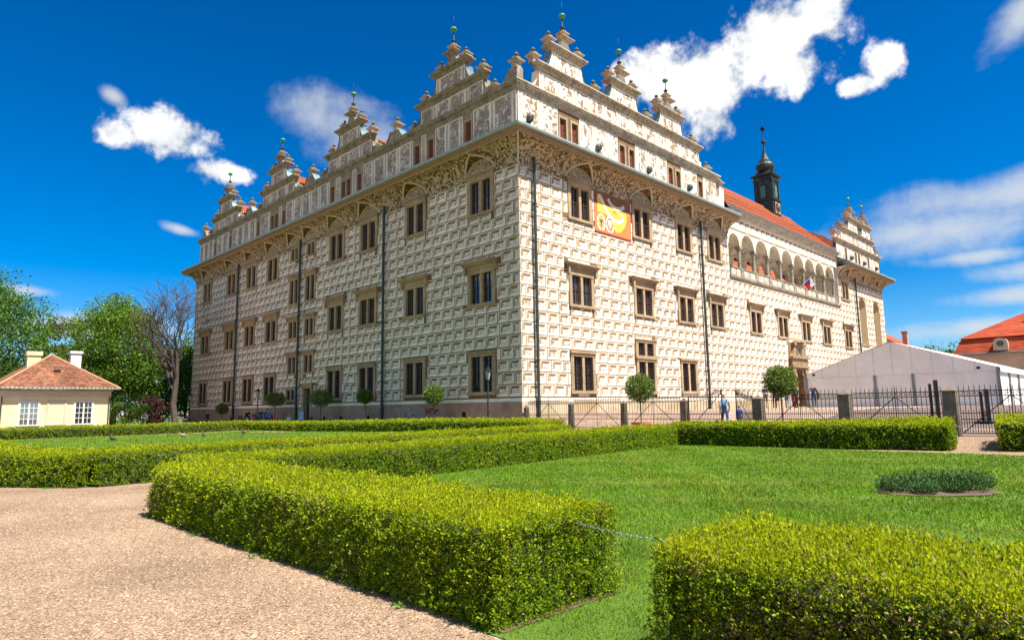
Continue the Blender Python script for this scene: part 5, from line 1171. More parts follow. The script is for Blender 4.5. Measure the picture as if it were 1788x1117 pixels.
def panel_fence(name, label, y0, y1, brace='tent', rz=0.0, group='iron fence panels', hinge=False, top=None):
    """Panel from y0 towards y1 along -Y (local y from 0 to -L)."""
    L = abs(y1 - y0); root = empty(name, (0 if not hinge else hinge, y0, G(0, (y0 + y1) / 2)), rz); tag(root, label, 'fence' if not hinge else 'gate', group)
    sg = -1 if y1 < y0 else 1
    tz = top or (lambda f: 0.0)
    for nm, z, r, lift in (('top_rail', 1.56, .016, 1), ('second_rail', 1.38, .014, 1), ('middle_rail', .80, .014, 0), ('lower_rail', .58, .014, 0), ('foot_rail', .12, .016, 0)):
        b = MB(); n = 8
        for i in range(n): b.bar((0, sg * L * i / n, z + lift * tz(i / n)), (0, sg * L * (i + 1) / n, z + lift * tz((i + 1) / n)), r, n=4)
        b.build(nm, M['iron'], root)
    n = max(6, round(L / .155))
    for i in range(n + 1):
        f = i / n; o = place('bar', TALL, root, loc=(0, sg * L * f, tz(f) * .9))
    for i in range(n): place('short_bar', SHORT, root, loc=(0, sg * L * (i + .5) / n, 0))
    b = MB()
    for i in range(n):
        f = (i + .5) / n; ring(b, (0, sg * L * f, 1.47 + tz(f)), .052); b.bar((0, sg * L * f, 1.39 + tz(f)), (0, sg * L * (f + .3 / n), 1.55 + tz(f)), .008, n=3)
    tag(b.build('scrollwork', M['iron'], root), kind='stuff')
    if brace == 'tent':
        for s in (0, 1):
            b = MB(); b.bar((.02, sg * L / 2, 1.40), (.02, sg * L * s, .10), .017, n=4); b.build('brace', M['iron'], root)
        b = MB(); b.bar((.02, sg * L / 2, .1), (.02, sg * L / 2, 1.75), .017); b.build('centre_bar', M['iron'], root)
    else:
        b = MB(); b.bar((.02, sg * L, 1.45 + tz(1)), (.02, 0, .12), .018, n=4); b.build('brace', M['iron'], root)
        for f in (0, 1):
            b = MB(); b.bar((0, sg * L * f, 0.02), (0, sg * L * f, 1.56 + tz(f)), .032, n=6); b.build('stile', M['iron'], root)
    return root
FL_ = ['iron fence panel next to the castle corner', 'iron fence panel with braces left of the first potted tree', 'iron fence panel behind the potted tree next to the castle', None, 'iron fence panel behind the potted tree beyond the gate', 'iron fence panel in front of the white tent front', 'iron fence panel at the right end below the tent side']
for i, l in enumerate(FL_):
    if l: panel_fence('iron_fence', l, PY[i] - PW[i] / 2 - .04, PY[i + 1] + PW[i + 1] / 2 + .04)
panel_fence('iron_gate', 'closed iron gate leaf rising towards its free edge', PY[3] - .22, PY[3] - 1.88, 'diag', 0, 'gate leaves of the iron fence', hinge=.001, top=lambda f: .30 * f * f)
panel_fence('iron_gate', 'iron gate leaf standing open behind the child', PY[4] + .27, PY[4] + 1.9, 'diag', R(-40), 'gate leaves of the iron fence', hinge=.001, top=lambda f: .30 * f * f)
# chains across the two gaps
CHM = mat('galvanised_chain', (.35, .37, .40), rough=.35, metal=.8, var=.1)
def chain(name, label, p, q, sag, n):
    p, q = Vector(p), Vector(q); root = tag(empty(name, p), label, 'chain', 'chains closing the hedge gaps'); pts = []
    for i in range(n + 1): f = i / n; v = p.lerp(q, f); v.z -= sag * 4 * f * (1 - f); pts.append(v)
    for i in range(n):
        b = MB(); a, c = pts[i] - p, pts[i + 1] - p; d = (c - a).normalized(); s = d.cross(Vector((0, 0, 1))).normalized(); u = s if i % 2 else d.cross(s)
        L = (c - a).length * .58; m_ = (a + c) / 2; k = [m_ + d * (L * math.cos(t)) + u * (L * .55 * math.sin(t)) for t in [j * math.pi / 4 for j in range(8)]]
        for j in range(8): b.bar(k[j], k[(j + 1) % 8], L * .075, n=4)
        b.build('link', CHM, root)
    for e in (p, q):
        b = MB(); z0 = G(e.x, e.y) - e.z - .05; b.bar((e.x - p.x, e.y - p.y, e.z - p.z + .05), (e.x - p.x, e.y - p.y, z0 + e.z - p.z), .006, n=6); b.build('rod', M['iron'], root)
chain('chain', 'thin grey chain hung across the gap between the near hedges', (-23.05, -22.86, .70), (-23.0, -24.3, .69), .06, 34)
chain('chain', 'grey chain across the hedge gap before the dark ground', (-1.85, -21.3, .82), (-1.7, -22.6, .84), .09, 26)

# ================================================================== potted standard trees
TERRA = mat('terracotta', (.50, .17, .085), var=.15, scale=6, grime=.2); LAUR = [mat('laurel_leaf', (.078, .14, .018), rough=.4, island=.4, var=.2, transl=.25, spec=.4), mat('laurel_leaf_light', (.21, .265, .035), rough=.4, island=.3, transl=.3, spec=.4)]
def potted(label, x, y, zc, rx, rz_, seed, pot=True, bend=0.0):
    g = G(x, y); root = tag(empty('potted_tree', (x, y, g)), label, 'potted tree', 'clipped standard trees in pots'); rg = np.random.default_rng(seed); z = zc - g
    b = MB(); b.lathe([(0, .30), (.05, .31), (.34, .42), (.36, .47), (.45, .48), (.45, .43), (.38, .40)], 20); b.build('pot', TERRA, root)
    b = MB(); b.lathe([(.38, .40), (.381, .01)], 16); b.build('soil', M['soil'], root)
    b = MB(); b.tube([(0, 0, .3), (bend, 0, .3 + (z - .3) * .4), (bend * .4, 0, z - rz_ * .5), (0, 0, z)], [.032, .028, .03, .02], 0, 6)
    for i in range(8):
        a = i * .785; b.bar((0, 0, z - rz_ * .5), (math.cos(a) * rx * .7, math.sin(a) * rx * .7, z + rz_ * .4 * math.sin(i * 2.1)), .012, n=4, r2=.004)
    b.build('trunk', BARK, root)
    rx, rz_ = rx * .88, rz_ * .90; n = 4200; d = unit(rg.normal(0, 1, (n, 3))); rr = rg.uniform(.12, 1, n) ** .42; lum = 1 + .10 * np.sin(d[:, 0] * 7 + seed) * np.sin(d[:, 1] * 6) + .06 * np.sin(d[:, 2] * 11 + d[:, 0] * 9)
    P = np.stack([d[:, 0] * rx, d[:, 1] * rx, d[:, 2] * rz_], 1) * (rr * lum)[:, None] + [0, 0, z]; L = rg.uniform(.07, .13, n)
    tag(place('crown', mesh_np('crown', leaves(P, d, L, L * .45, .1, 1.1, rg), 4, LAUR, (rg.uniform(0, 1, n) < .42).astype(int)), root), kind='stuff')
potted('small clipped tree near the walking visitor at the castle end', -1.5, 40.0, 1.90, .66, .58, 1)
potted('wide flat-crowned tree behind the lamp and the group of visitors', -1.5, 28.4, 2.62, .98, .68, 2)
potted('loose clipped tree beside the service door', -1.5, 20.5, 2.55, 1.02, .78, 3)
potted('small clipped tree on a thin bent stem below a castle window', -1.5, 14.25, 2.55, .62, .55, 4, bend=.12)
potted('round clipped tree near the lamp at the castle corner', -1.5, 6.3, 2.47, .70, .68, 5)
potted('round clipped tree in terracotta pot in front of the sunny fence', -.8, -8.63, 2.44, .76, .72, 6)
potted('round clipped tree in terracotta pot before the portal', -.8, -15.37, 2.50, .70, .68, 7)

# ================================================================== street lamps
LGL = mat('lantern_glass', (.30, .30, .28), rough=.15, var=.1, spec=.7)
def lamp(label, x, y, H):
    g = G(x, y); root = tag(empty('street_lamp', (x, y, g)), label, 'lamp', 'lantern posts along the castle')
    b = MB(); b.lathe([(0, .14), (.10, .14), (.14, .10), (.55, .085), (.6, .10), (.66, .07), (1.1, .055), (1.14, .075), (1.2, .05), (H - .95, .035), (H - .90, .06), (H - .82, .04)], 10); b.build('pole', mat('lamp_green_black_%d' % int(y), (.02, .028, .035), rough=.4, var=.1), root)
    b = MB(); b.lathe([(H - .80, .10), (H - .32, .19)], 6, cap=False); b.build('glass', LGL, root)
    b = MB()
    for i in range(6): a = i * math.pi / 3; b.bar((.10 * math.cos(a), .10 * math.sin(a), H - .82), (.195 * math.cos(a), .195 * math.sin(a), H - .30), .012, n=4)
    b.lathe([(H - .84, .06), (H - .80, .11)], 6); b.lathe([(H - .31, .235), (H - .27, .235), (H - .15, .10), (H - .12, .11), (H - .08, .05), (H, .012)], 6); b.build('lantern_frame', M['iron'], root)
lamp('tall lantern post near the castle corner', -1.2, 1.6, 3.65); lamp('lantern post behind the group of visitors', -1.2, 32.6, 3.65); lamp('lantern post half hidden by the bare tree', -2.0, 47.5, 3.6)

# ================================================================== white tent
TX0, TX1, TY0, TY1 = 28.5, 48.5, -18.2, -5.2; TB = 1.2; EV, RD = 3.92, 6.12
TENT = mat('white_tent_pvc', (.82, .80, .78), rough=.5, var=.05, grime=.10, bump=.12, bscale=1.2); ALU = mat('tent_aluminium', (.22, .22, .22), rough=.4, metal=.6, var=.1)
tent = tag(empty('marquee_tent', (TX0, TY1, TB)), 'large white gabled marquee tent standing in the courtyard', 'tent'); ym = (TY0 + TY1) / 2
def tp(x, y, z): return (x - TX0, y - TY1, z - TB)
b = MB(); b.poly([tp(TX0, TY1, EV), tp(TX0, ym, RD), tp(TX0, TY0, EV), tp(TX0, TY0, EV - .28), tp(TX0, TY1, EV - .28)]); b.build('gable_sheet', TENT, tent)
n = 5
for i in range(n):                                      # front wall sheets between the posts, each with its folds
    y0, y1 = TY1 + (TY0 - TY1) * i / n, TY1 + (TY0 - TY1) * (i + 1) / n; b = MB(); m_ = 14
    for j in range(m_):
        a, c = y0 + (y1 - y0) * j / m_, y0 + (y1 - y0) * (j + 1) / m_; f = lambda y: .02 * math.sin(y * 5.1) + .012 * math.sin(y * 13)
        b.quad(tp(TX0 + .06 + f(a) * 1.6, a, TB - .1), tp(TX0 + .06 + f(c) * 1.6, c, TB - .1), tp(TX0 + .06 + f(c) * .3, c, EV - .26), tp(TX0 + .06 + f(a) * .3, a, EV - .26))
    b.build('wall_sheet', TENT, tent)
    if i in (2, 3): b = MB(); b.box(-.02, .10, y0 - TY1 - .09, y0 - TY1 + .09, -.1, EV - TB - .27); b.build('post', ALU, tent)
for y in (TY0, TY1): b = MB(); b.box(-.03, .15, y - TY1 - .09, y - TY1 + .09, -.1, EV - TB); b.build('post', ALU, tent)
m_ = 5
for i in range(m_):                                     # side bays and roof sheets
    x0, x1 = TX0 + (TX1 - TX0) * i / m_, TX0 + (TX1 - TX0) * (i + 1) / m_
    for s, (ya, yb) in enumerate(((TY0, ym), (TY1, ym))):
        b = MB(); o = -.16 if s == 0 else .16; b.quad(tp(x0 - (.12 if i == 0 else 0), ya + o, EV - .06), tp(x1, ya + o, EV - .06), tp(x1, yb, RD + .04), tp(x0 - (.12 if i == 0 else 0), yb, RD + .04)); b.quad(tp(x0, ya + o, EV - .06), tp(x1, ya + o, EV - .06), tp(x1, ya + o, EV - .36), tp(x0, ya + o, EV - .36)); b.build('roof_sheet', TENT, tent)
        b = MB(); k = 8
        for j in range(k):
            a, c = x0 + .12 + (x1 - x0 - .2) * j / k, x0 + .12 + (x1 - x0 - .2) * (j + 1) / k; f = lambda x: .05 * math.sin(x * 6); b.quad(tp(a, ya + f(a), TB - .1), tp(c, ya + f(c), TB - .1), tp(c, ya, EV - .1), tp(a, ya, EV - .1))
        b.build('side_sheet', TENT, tent)
        b = MB(); b.box(x1 - TX0 - .1, x1 - TX0 + .1, ya - TY1 - .12, ya - TY1 + .12, -.1, EV - TB); b.build('post', ALU, tent)
for i in range(1, 10):
    y = TY1 + (TY0 - TY1) * i / 10; zt_ = EV + (RD - EV) * (1 - abs(y - ym) / (ym - TY0)); b = MB(); b.box(-.018, -.002, y - TY1 - .012, y - TY1 + .012, EV - TB - .28, zt_ - TB - .02); b.build('seam', mat('tent_seam', (.60, .58, .56)) if i == 1 else bpy.data.materials['tent_seam'], tent)
b = MB(); b.box(-.05, -.004, -.75, -.55, EV - TB - .12, EV - TB + .04); b.box(-.05, -.004, TY0 - TY1 + 1.0, TY0 - TY1 + 1.2, EV - TB - .12, EV - TB + .04); b.build('vent_patch', M['void'], tent)

# ================================================================== steles behind the fence
STM = [mat('stele_dark', (.03, .028, .028), rough=.4, var=.15), mat('stele_red_edge', (.22, .02, .02), rough=.5)]
def stele(label, x, y, h, base):
    g = G(x, y); b = MB(); b.box(-.10, .10, -.14, -.02, 0, h, 0); b.box(-.06, .06, .06, .16, 0, h * .93, 0); b.box(-.104, .104, -.16, -.141, 0, h, 1); root = tag(b.build('signpost', STM, None, loc=(x, y, g), rz=R(20)), label, 'signpost', 'dark steles behind the fence')
    b = MB(); b.lathe([(0, base), (.05, base), (.06, base * .8)], 12); b.build('base_plate', M['iron'], root)
stele('tall dark double signpost rising behind the iron fence', 3.0, -19.85, 2.05, .2); stele('shorter dark signpost on a round foot near the tent corner', 6.5, -20.9, 1.4, .45)

# ================================================================== flag on the loggia
fl = tag(empty('flag', (41.3, .0, 13.3)), 'white, red and blue flag hung out from the loggia parapet', 'flag')
b = MB(); b.bar((0, .05, -.15), (.60, -1.5, 1.38), .025, n=6); b.build('pole', mat('flag_pole_white', (.6, .6, .6), var=.05), fl)
b = MB(); nu, nv = 14, 8; A = Vector((.28, -.70, .62)); B = Vector((.52, -1.30, 1.20)); drop = Vector((1.05, -.10, -.62))
def fp(u, v): p = A.lerp(B, v) + drop * u * (1 - .1 * v); return (p.x + .05 * math.sin(u * 9 + v * 4), p.y + .10 * math.sin(u * 8 + v * 2), p.z + .06 * math.sin(u * 11))
for i in range(nu):
    for j in range(nv):
        u, v = (i + .5) / nu, (j + .5) / nv; w = .5 * (1 - abs(v - .5) * 2); b.quad(fp(i / nu, j / nv), fp((i + 1) / nu, j / nv), fp((i + 1) / nu, (j + 1) / nv), fp(i / nu, (j + 1) / nv), 2 if u < w else (1 if v < .5 else 0))
b.build('cloth', [mat('flag_white', (.8, .8, .8), transl=.2), mat('flag_red', (.62, .012, .03), transl=.2), mat('flag_blue', (.02, .06, .32), transl=.2)], fl)

# ================================================================== cottage
ct = tag(empty('cottage', (-18.4, 45, 0)), 'small cream cottage with brown hipped tile roof and white windows', 'cottage')
CRM = mat('cream_plaster', (.70, .58, .34), var=.06, grime=.12); TRIM = mat('cottage_trim_grey', (.52, .47, .38), var=.08, grime=.15); OLDT = mat('old_brown_tile', (.21, .085, .045), var=.3, scale=2, island=.5, grime=.4); WHT = mat('white_paint', (.62, .62, .60), var=.05)
W_, D_ = 8.3, 14.0
b = MB(); b.box(0, W_, 0, D_, 0, 3.15); b.build('wall', CRM, ct); b = MB(); b.box(-.05, W_ + .05, -.05, D_, 3.15, 3.72); b.build('fascia', TRIM, ct); b = MB(); b.box(-.2, W_ + .2, -.2, D_, 3.72, 3.86); b.build('cornice', mat('cottage_eaves_wood', (.42, .28, .15), var=.15), ct)
b = MB(); ov = .65; ap = 7.25
tiled(b, (-ov, W_ / 2), (W_ + ov, W_ / 2), (-ov, 3.95), (4.4, ap), 38, .02, .19); tag(b.build('front_roof_tiles', OLDT, ct), kind='stuff')
for s, x in ((0, -ov), (1, W_ + ov)):
    b = MB(); b.quad((x, -ov, 3.95), (W_ / 2, 4.4, ap), (W_ / 2, D_, ap), (x, D_, 3.95)); b.build('roof_slope', OLDT, ct)
    b = MB(); b.bar((x, -ov, 3.98), (W_ / 2, 4.4, ap + .05), .09, n=6); b.build('hip_ridge', mat('hip_tile_%d' % s, (.48, .23, .13), var=.3, scale=9), ct)
b = MB(); b.bar((-ov, -ov - .06, 3.93), (W_ + ov, -ov - .06, 3.93), .075, n=8)
for i in range(30): x = -ov + (W_ + 2 * ov) * (i + .5) / 30; b.box(x - .06, x + .06, -ov - .16, -ov - .02, 3.98, 4.02)
b.build('gutter', M['gutter'], ct)
for x0, x1, k in ((1.37, 2.72, 1), (3.45, 4.72, 0), (5.5, 6.86, 1)):
    b = MB(); z0, z1 = .75, 2.68
    for a, c, d, e in ((x0 - .12, x0 + .05, z0, z1), (x1 - .05, x1 + .12, z0, z1), (x0 - .12, x1 + .12, z1, z1 + .14), (x0 - .2, x1 + .2, z0 - .1, z0)): b.box(a, c, -.07, .0, d, e)
    w = b.build('window' if k else 'blind_window', WHT if k else TRIM, ct)
    b = MB()
    if k:
        b.quad((x0, -.02, z0), (x1, -.02, z0), (x1, -.02, z1), (x0, -.02, z1)); b.build('pane', M['glass'], w); b = MB(); m_ = (x0 + x1) / 2; b.box(m_ - .06, m_ + .06, -.06, -.025, z0, z1)
        for h_ in ((x0 + m_) / 2, (x1 + m_) / 2): b.box(h_ - .02, h_ + .02, -.05, -.025, z0, z1)
        for z in (z0 + .5, z0 + .97, z0 + 1.45): b.box(x0, x1, -.055, -.025, z - .025, z + .025)
        b.build('glazing_bars', WHT, w)
    else: b.quad((x0, -.012, z0), (x1, -.012, z0), (x1, -.012, z1), (x0, -.012, z1)); b.build('panel', CRM, w)
b = MB(); b.box(6.05, 6.95, 6.0, 6.9, 3.9, 7.65); b.box(5.95, 7.05, 5.9, 7.0, 7.65, 7.9); b.build('white_chimney', WHT, ct)
b = MB(); b.box(2.6, 3.7, 6.6, 7.4, 5.5, 7.35); b.box(2.5, 3.8, 6.5, 7.5, 7.35, 7.75); b.build('cream_chimney', CRM, ct)
b = MB(); b.box(3.95, 4.5, 1.72, 2.35, 5.36, 5.72); b.build('skylight', M['void'], ct)
for x in (.05, W_ - .1): b = MB(); b.bar((x, -.1, 0), (x, -.1, 3.2), .05, n=6); b.build('downpipe', M['pipe'], ct)

# ================================================================== red mansard building, small house
rb = tag(empty('mansard_building', (92, -3.2, 0)), 'large building with bright red mansard roof behind the tent', 'building'); RT = mat('bright_red_tile', (.40, .068, .024), var=.15, scale=4, island=.2, grime=.2)
b = MB(); b.box(.8, 26, -60, -.8, 0, 8.6); b.build('wall', mat('pinkish_plaster', (.60, .46, .36), var=.08, grime=.2), rb)
def course(name, z0, z1, in0, in1, n, m):
    b = MB()
    for i in range(n):
        f0, f1 = i / n, (i + 1) / n; a, c = in0 + (in1 - in0) * f0, in0 + (in1 - in0) * f1; za, zb = z0 + (z1 - z0) * f0, z0 + (z1 - z0) * f1; k = 30
        for j in range(k):
            ya, yb = -a + (-60 + a) * j / k, -a + (-60 + a) * (j + 1) / k; yc, yd = -c + (-60 + c) * j / k, -c + (-60 + c) * (j + 1) / k
            b.quad((a, ya, za + .05), (a, yb, za + .05), (c, yd, zb), (c, yc, zb))
        b.quad((a, -a, za + .05), (26, -a, za + .05), (26, -c, zb), (c, -c, zb)); b.quad((a, -a, za), (a, -60, za), (a, -60, za + .05), (a, -a, za + .05))
    tag(b.build(name, m, rb), kind='stuff')
course('lower_roof_tiles', 8.5, 11.1, 0, 1.3, 12, RT); course('upper_roof_tiles', 11.0, 15.3, .9, 9.0, 22, RT)
b = MB(); b.bar((-.1, 0, 8.55), (-.1, -60, 8.55), .14, n=8); b.build('gutter', M['flash'], rb)
for y in (-6.2, -18, -30):
    b = MB(); n = 10; pts = [(y - .9, 8.9), (y + .9, 8.9), (y + .9, 10.0)] + [(y + .9 * math.cos(math.pi * i / n), 10.0 + .75 * math.sin(math.pi * i / n)) for i in range(n + 1)]; b.extrude(pts, lambda u, o, z: (-o, u, z), -1.6, .1); d = b.build('dormer', TRIM, rb)
    b = MB(); b.poly([(-.12, y + .45 * math.cos(i * math.pi / 8), 9.9 + .45 * math.sin(i * math.pi / 8)) for i in range(16)]); b.build('round_window', M['glass'], d)
b = MB(); b.box(5.0, 5.5, -9.6, -8.6, 13.3, 13.75); b.build('roof_hatch', TRIM, rb)
sh_ = tag(empty('small_house', (90, 2.0, 0)), 'red roofed house end peeping out beside the castle chapel', 'house')
b = MB(); b.extrude([(0, 6), (9, 6), (9, 10.2), (6.2, 13.6), (0, 9.9)], lambda u, o, z: (o, u, z), 0, 10); b.build('wall', CRM, sh_); b = MB(); b.quad((-.3, 6.2, 13.7), (10, 6.2, 13.7), (10, -.4, 9.7), (-.3, -.4, 9.7)); b.quad((-.3, 6.2, 13.7), (10, 6.2, 13.7), (10, 9.4, 9.9), (-.3, 9.4, 9.9)); b.build('roof', RT, sh_)
b = MB(); b.box(2.2, 2.9, .7, 1.4, 9.5, 12.6); b.box(2.1, 3.0, .6, 1.5, 12.6, 12.9); b.build('chimney', M['brick'], sh_)

# ================================================================== boards, bench, pigeons
b = MB(); b.box(-.45, .45, -.03, .03, .75, 1.55, 0); b.quad((-.40, -.033, .80), (.40, -.033, .80), (.40, -.033, 1.50), (-.40, -.033, 1.50), 1)
for i in range(5): b.quad((-.34, -.036, 1.42 - i * .09), (.34 - .08 * (i % 3), -.036, 1.42 - i * .09), (.34 - .08 * (i % 3), -.036, 1.45 - i * .09), (-.34, -.036, 1.45 - i * .09), 2)
o = tag(b.build('notice_board', [M['iron'], mat('poster_pale_blue', (.45, .55, .68), var=.1), mat('poster_ink', (.08, .12, .3))], None, loc=(-1.3, 24.0, G(-1.3, 24)), rz=-math.pi / 2), 'pale blue notice board beside the service door', 'notice board')
b = MB(); b.bar((-.35, .05, 0), (-.35, 0, 1.5), .025); b.bar((.35, .05, 0), (.35, 0, 1.5), .025); b.build('legs', M['iron'], o)
b = MB(); b.box(-.45, .45, -.03, .03, .35, 1.15, 0); b.bar((-.4, .25, 0), (-.4, 0, 1.15), .02); b.bar((.4, .25, 0), (.4, 0, 1.15), .02)
tag(b.build('chalk_board', M['iron'], None, loc=(-1.5, 35.6, G(-1.5, 35.6)), rz=-math.pi / 2), 'dark chalkboard stand left of the group of visitors', 'board')
bn = tag(empty('garden_bench', (-1.3, 25.9, G(-1.3, 25.9)), -math.pi / 2), 'wooden bench by the wall with the white-shirted sitter', 'bench')
for i in range(3): b = MB(); b.box(-1.2, 1.2, -.22 + i * .15, -.10 + i * .15, .42, .46); b.build('seat_slat', M['wood'], bn)
for i in range(2): b = MB(); b.box(-1.2, 1.2, .24, .27, .58 + i * .16, .70 + i * .16); b.build('back_slat', M['wood'], bn)
for x in (-1.0, 1.0): b = MB(); b.box(x - .04, x + .04, -.2, .24, 0, .42); b.box(x - .04, x + .04, .22, .24, .42, .9); b.build('leg', M['iron'], bn)
def pigeon(label, x, y, rz, col):
    b = MB(); pts = [(0, -.17, .10), (0, -.08, .11), (0, .02, .12), (0, .09, .15), (0, .12, .20), (0, .14, .235), (0, .17, .235)]
    b.tube(pts, [.012, .045, .062, .05, .028, .030, .018], 0, 8); b.bar((0, .18, .233), (0, .215, .228), .008, 1, 4, .002); b.bar((0, -.12, .105), (0, -.24, .085), .03, 0, 4, .02)
    for s in (-1, 1): b.bar((s * .025, .01, .08), (s * .025, .02, 0), .006, 1, 4)
    tag(b.build('pigeon', [mat('pigeon_%d' % int(abs(x * 100)), col, var=.25, scale=20), mat('pigeon_leg_%d' % int(abs(x * 100)), (.3, .12, .09))], None, loc=(x, y, G(x, y) + .02), rz=rz, scale=(1.5, 1.5, 1.5)), label, 'bird', 'pigeons on the far lawn')
pigeon('black pigeon nearest to the frame edge on the far lawn', -16.9, 15.6, .5, (.03, .03, .035)); pigeon('pale pigeon pecking on the far lawn', -12.5, 17.7, 1.8, (.26, .22, .20)); pigeon('grey pigeon standing right of the pale one', -11.76, 16.2, 2.5, (.16, .15, .15)); pigeon('dark pigeon farthest back, near the visitors', -8.4, 18.3, .2, (.05, .05, .055))
# ================================================================== people
SKIN = mat('skin', (.55, .30, .20), rough=.55, var=.08)
CLOTH = {}
def cloth(c):
    k = tuple(c)
    if k not in CLOTH: CLOTH[k] = mat('cloth_%d' % len(CLOTH), c, rough=.85, var=.2, scale=9, bump=.3, bscale=25)
    return CLOTH[k]
def person(label, x, y, rz, h=1.75, pose='stand', top=(.1, .1, .1), legs=(.05, .06, .1), hair=(.04, .025, .015), shoe=(.03, .03, .03), sleeves=True, shorts=False, extra=(), bald=False, z=None):
    J = {'pelvis': (0, 0, .95), 'waist': (0, .01, 1.10), 'chest': (0, 0, 1.33), 'neck': (0, 0, 1.48), 'head0': (0, .015, 1.57), 'head1': (0, .02, 1.66), 'head2': (0, .0, 1.735)}
    for s, n in ((-1, 'l'), (1, 'r')):
        J.update({n + 'sh': (s * .175, 0, 1.41), n + 'el': (s * .235, -.03, 1.14), n + 'wr': (s * .24, .05, .91), n + 'ha': (s * .235, .08, .83), n + 'hip': (s * .09, 0, .90), n + 'kn': (s * .10, .02, .50), n + 'an': (s * .10, -.02, .09), n + 'to': (s * .115, .14, .035)})
    if pose == 'walk': J.update({'lkn': (-.10, .16, .52), 'lan': (-.10, .22, .10), 'lto': (-.11, .38, .06), 'rkn': (.10, -.03, .50), 'ran': (.10, -.28, .14), 'rto': (.11, -.16, .04), 'lel': (-.24, -.12, 1.15), 'lwr': (-.25, -.10, .92), 'lha': (-.25, -.07, .84), 'rel': (.24, .03, 1.14), 'rwr': (.25, .15, .93), 'rha': (.25, .20, .86)})
    if pose == 'fold': J.update({'lel': (-.25, .02, 1.14), 'lwr': (-.05, .24, 1.12), 'lha': (.02, .27, 1.13), 'rel': (.25, .02, 1.14), 'rwr': (.06, .26, 1.08), 'rha': (-.02, .28, 1.08)})
    if pose == 'phone': J.update({'rel': (.26, .10, 1.18), 'rwr': (.10, .22, 1.42), 'rha': (.06, .18, 1.53)})
    if pose == 'point': J.update({'rel': (.25, .14, 1.18), 'rwr': (.22, .38, 1.16), 'rha': (.20, .46, 1.18), 'lel': (-.25, .10, 1.16), 'lwr': (-.18, .32, 1.12), 'lha': (-.16, .40, 1.13)})
    if pose == 'sit':
        for k in ('pelvis', 'waist', 'chest', 'neck', 'head0', 'head1', 'head2', 'lsh', 'rsh', 'lel', 'rel', 'lwr', 'rwr', 'lha', 'rha', 'lhip', 'rhip'): a = J[k]; J[k] = (a[0], a[1], a[2] - .44)
        for s, n in ((-1, 'l'), (1, 'r')): J.update({n + 'kn': (s * .12, .44, .50), n + 'an': (s * .12, .44, .09), n + 'to': (s * .12, .60, .035), n + 'wr': (s * .17, .28, .62), n + 'ha': (s * .13, .36, .60)})
    E = [('pelvis', 'waist', 't'), ('waist', 'chest', 't'), ('chest', 'neck', 't'), ('neck', 'head0', 's'), ('head0', 'head1', 's'), ('head1', 'head2', 'h')]
    for n in 'lr': E += [('chest', n + 'sh', 't'), (n + 'sh', n + 'el', 't'), (n + 'el', n + 'wr', 'a'), (n + 'wr', n + 'ha', 's'), ('pelvis', n + 'hip', 'p'), (n + 'hip', n + 'kn', 'p'), (n + 'kn', n + 'an', 'c'), (n + 'an', n + 'to', 'f')]
    RAD = {'pelvis': .135, 'waist': .125, 'chest': .145, 'neck': .052, 'head0': .078, 'head1': .095, 'head2': .06, 'sh': .068, 'el': .045, 'wr': .031, 'ha': .034, 'hip': .095, 'kn': .062, 'an': .043, 'to': .038}
    names = list(J); me = bpy.data.meshes.new('tmp'); me.from_pydata([J[n] for n in names], [(names.index(a), names.index(b_)) for a, b_, _ in E], []); ob = bpy.data.objects.new('tmp', me); COL.objects.link(ob)
    md = ob.modifiers.new('s', 'SKIN'); md.use_smooth_shade = True
    for i, n in enumerate(names):
        r = RAD.get(n) or RAD[n[1:]]; me.skin_vertices[0].data[i].radius = (r, r * (.72 if n in ('pelvis', 'waist', 'chest') else 1)) if n in ('pelvis', 'waist', 'chest') else (r, r); me.skin_vertices[0].data[i].use_root = n == 'pelvis'
    ob.modifiers.new('u', 'SUBSURF').levels = 1
    dg = bpy.context.evaluated_depsgraph_get(); body = bpy.data.meshes.new_from_object(ob.evaluated_get(dg)); bpy.data.objects.remove(ob)
    # extend with nose, ears and five fingers on each hand
    V = [tuple(v.co) for v in body.vertices]; F = [tuple(p.vertices) for p in body.polygons]; nb = len(F); x_ = MB(); hd = Vector(J['head1'])
    x_.bar(hd + Vector((0, .085, .0)), hd + Vector((0, .118, -.03)), .012, 0, 5, .016)
    for s in (-1, 1): x_.bar(hd + Vector((s * .088, 0, -.03)), hd + Vector((s * .098, -.005, .03)), .014, 0, 5)
    for n, s in (('l', -1), ('r', 1)):
        w, hnd = Vector(J[n + 'wr']), Vector(J[n + 'ha']); d = (hnd - w).normalized(); sd_ = d.cross(Vector((1, 0, 0))).normalized()
        for i, L in enumerate((.062, .072, .068, .052)): o_ = sd_ * (i - 1.5) * .017; a = hnd + d * .012 + o_; m_ = a + d * L * .6; x_.tube([a, m_, m_ + (d * .7 + Vector((-s * .5, 0, 0))) * L * .5], [.009, .0085, .006], 0, 5)
        x_.tube([w.lerp(hnd, .5) + sd_ * -.02, hnd + sd_ * -.045, hnd + sd_ * -.05 + d * .03], [.011, .010, .007], 0, 5)
    k = len(V); V += [tuple(v) for v in x_.v]; F += [tuple(i + k for i in f) for f in x_.f]
    out = bpy.data.meshes.new('person'); out.from_pydata(V, [], F)
    mats = [cloth(top), cloth(legs), SKIN, cloth(hair), cloth(shoe)]
    for m_ in mats: out.materials.append(m_)
    segs = [(Vector(J[a]), Vector(J[b_]), t) for a, b_, t in E]; idx = []
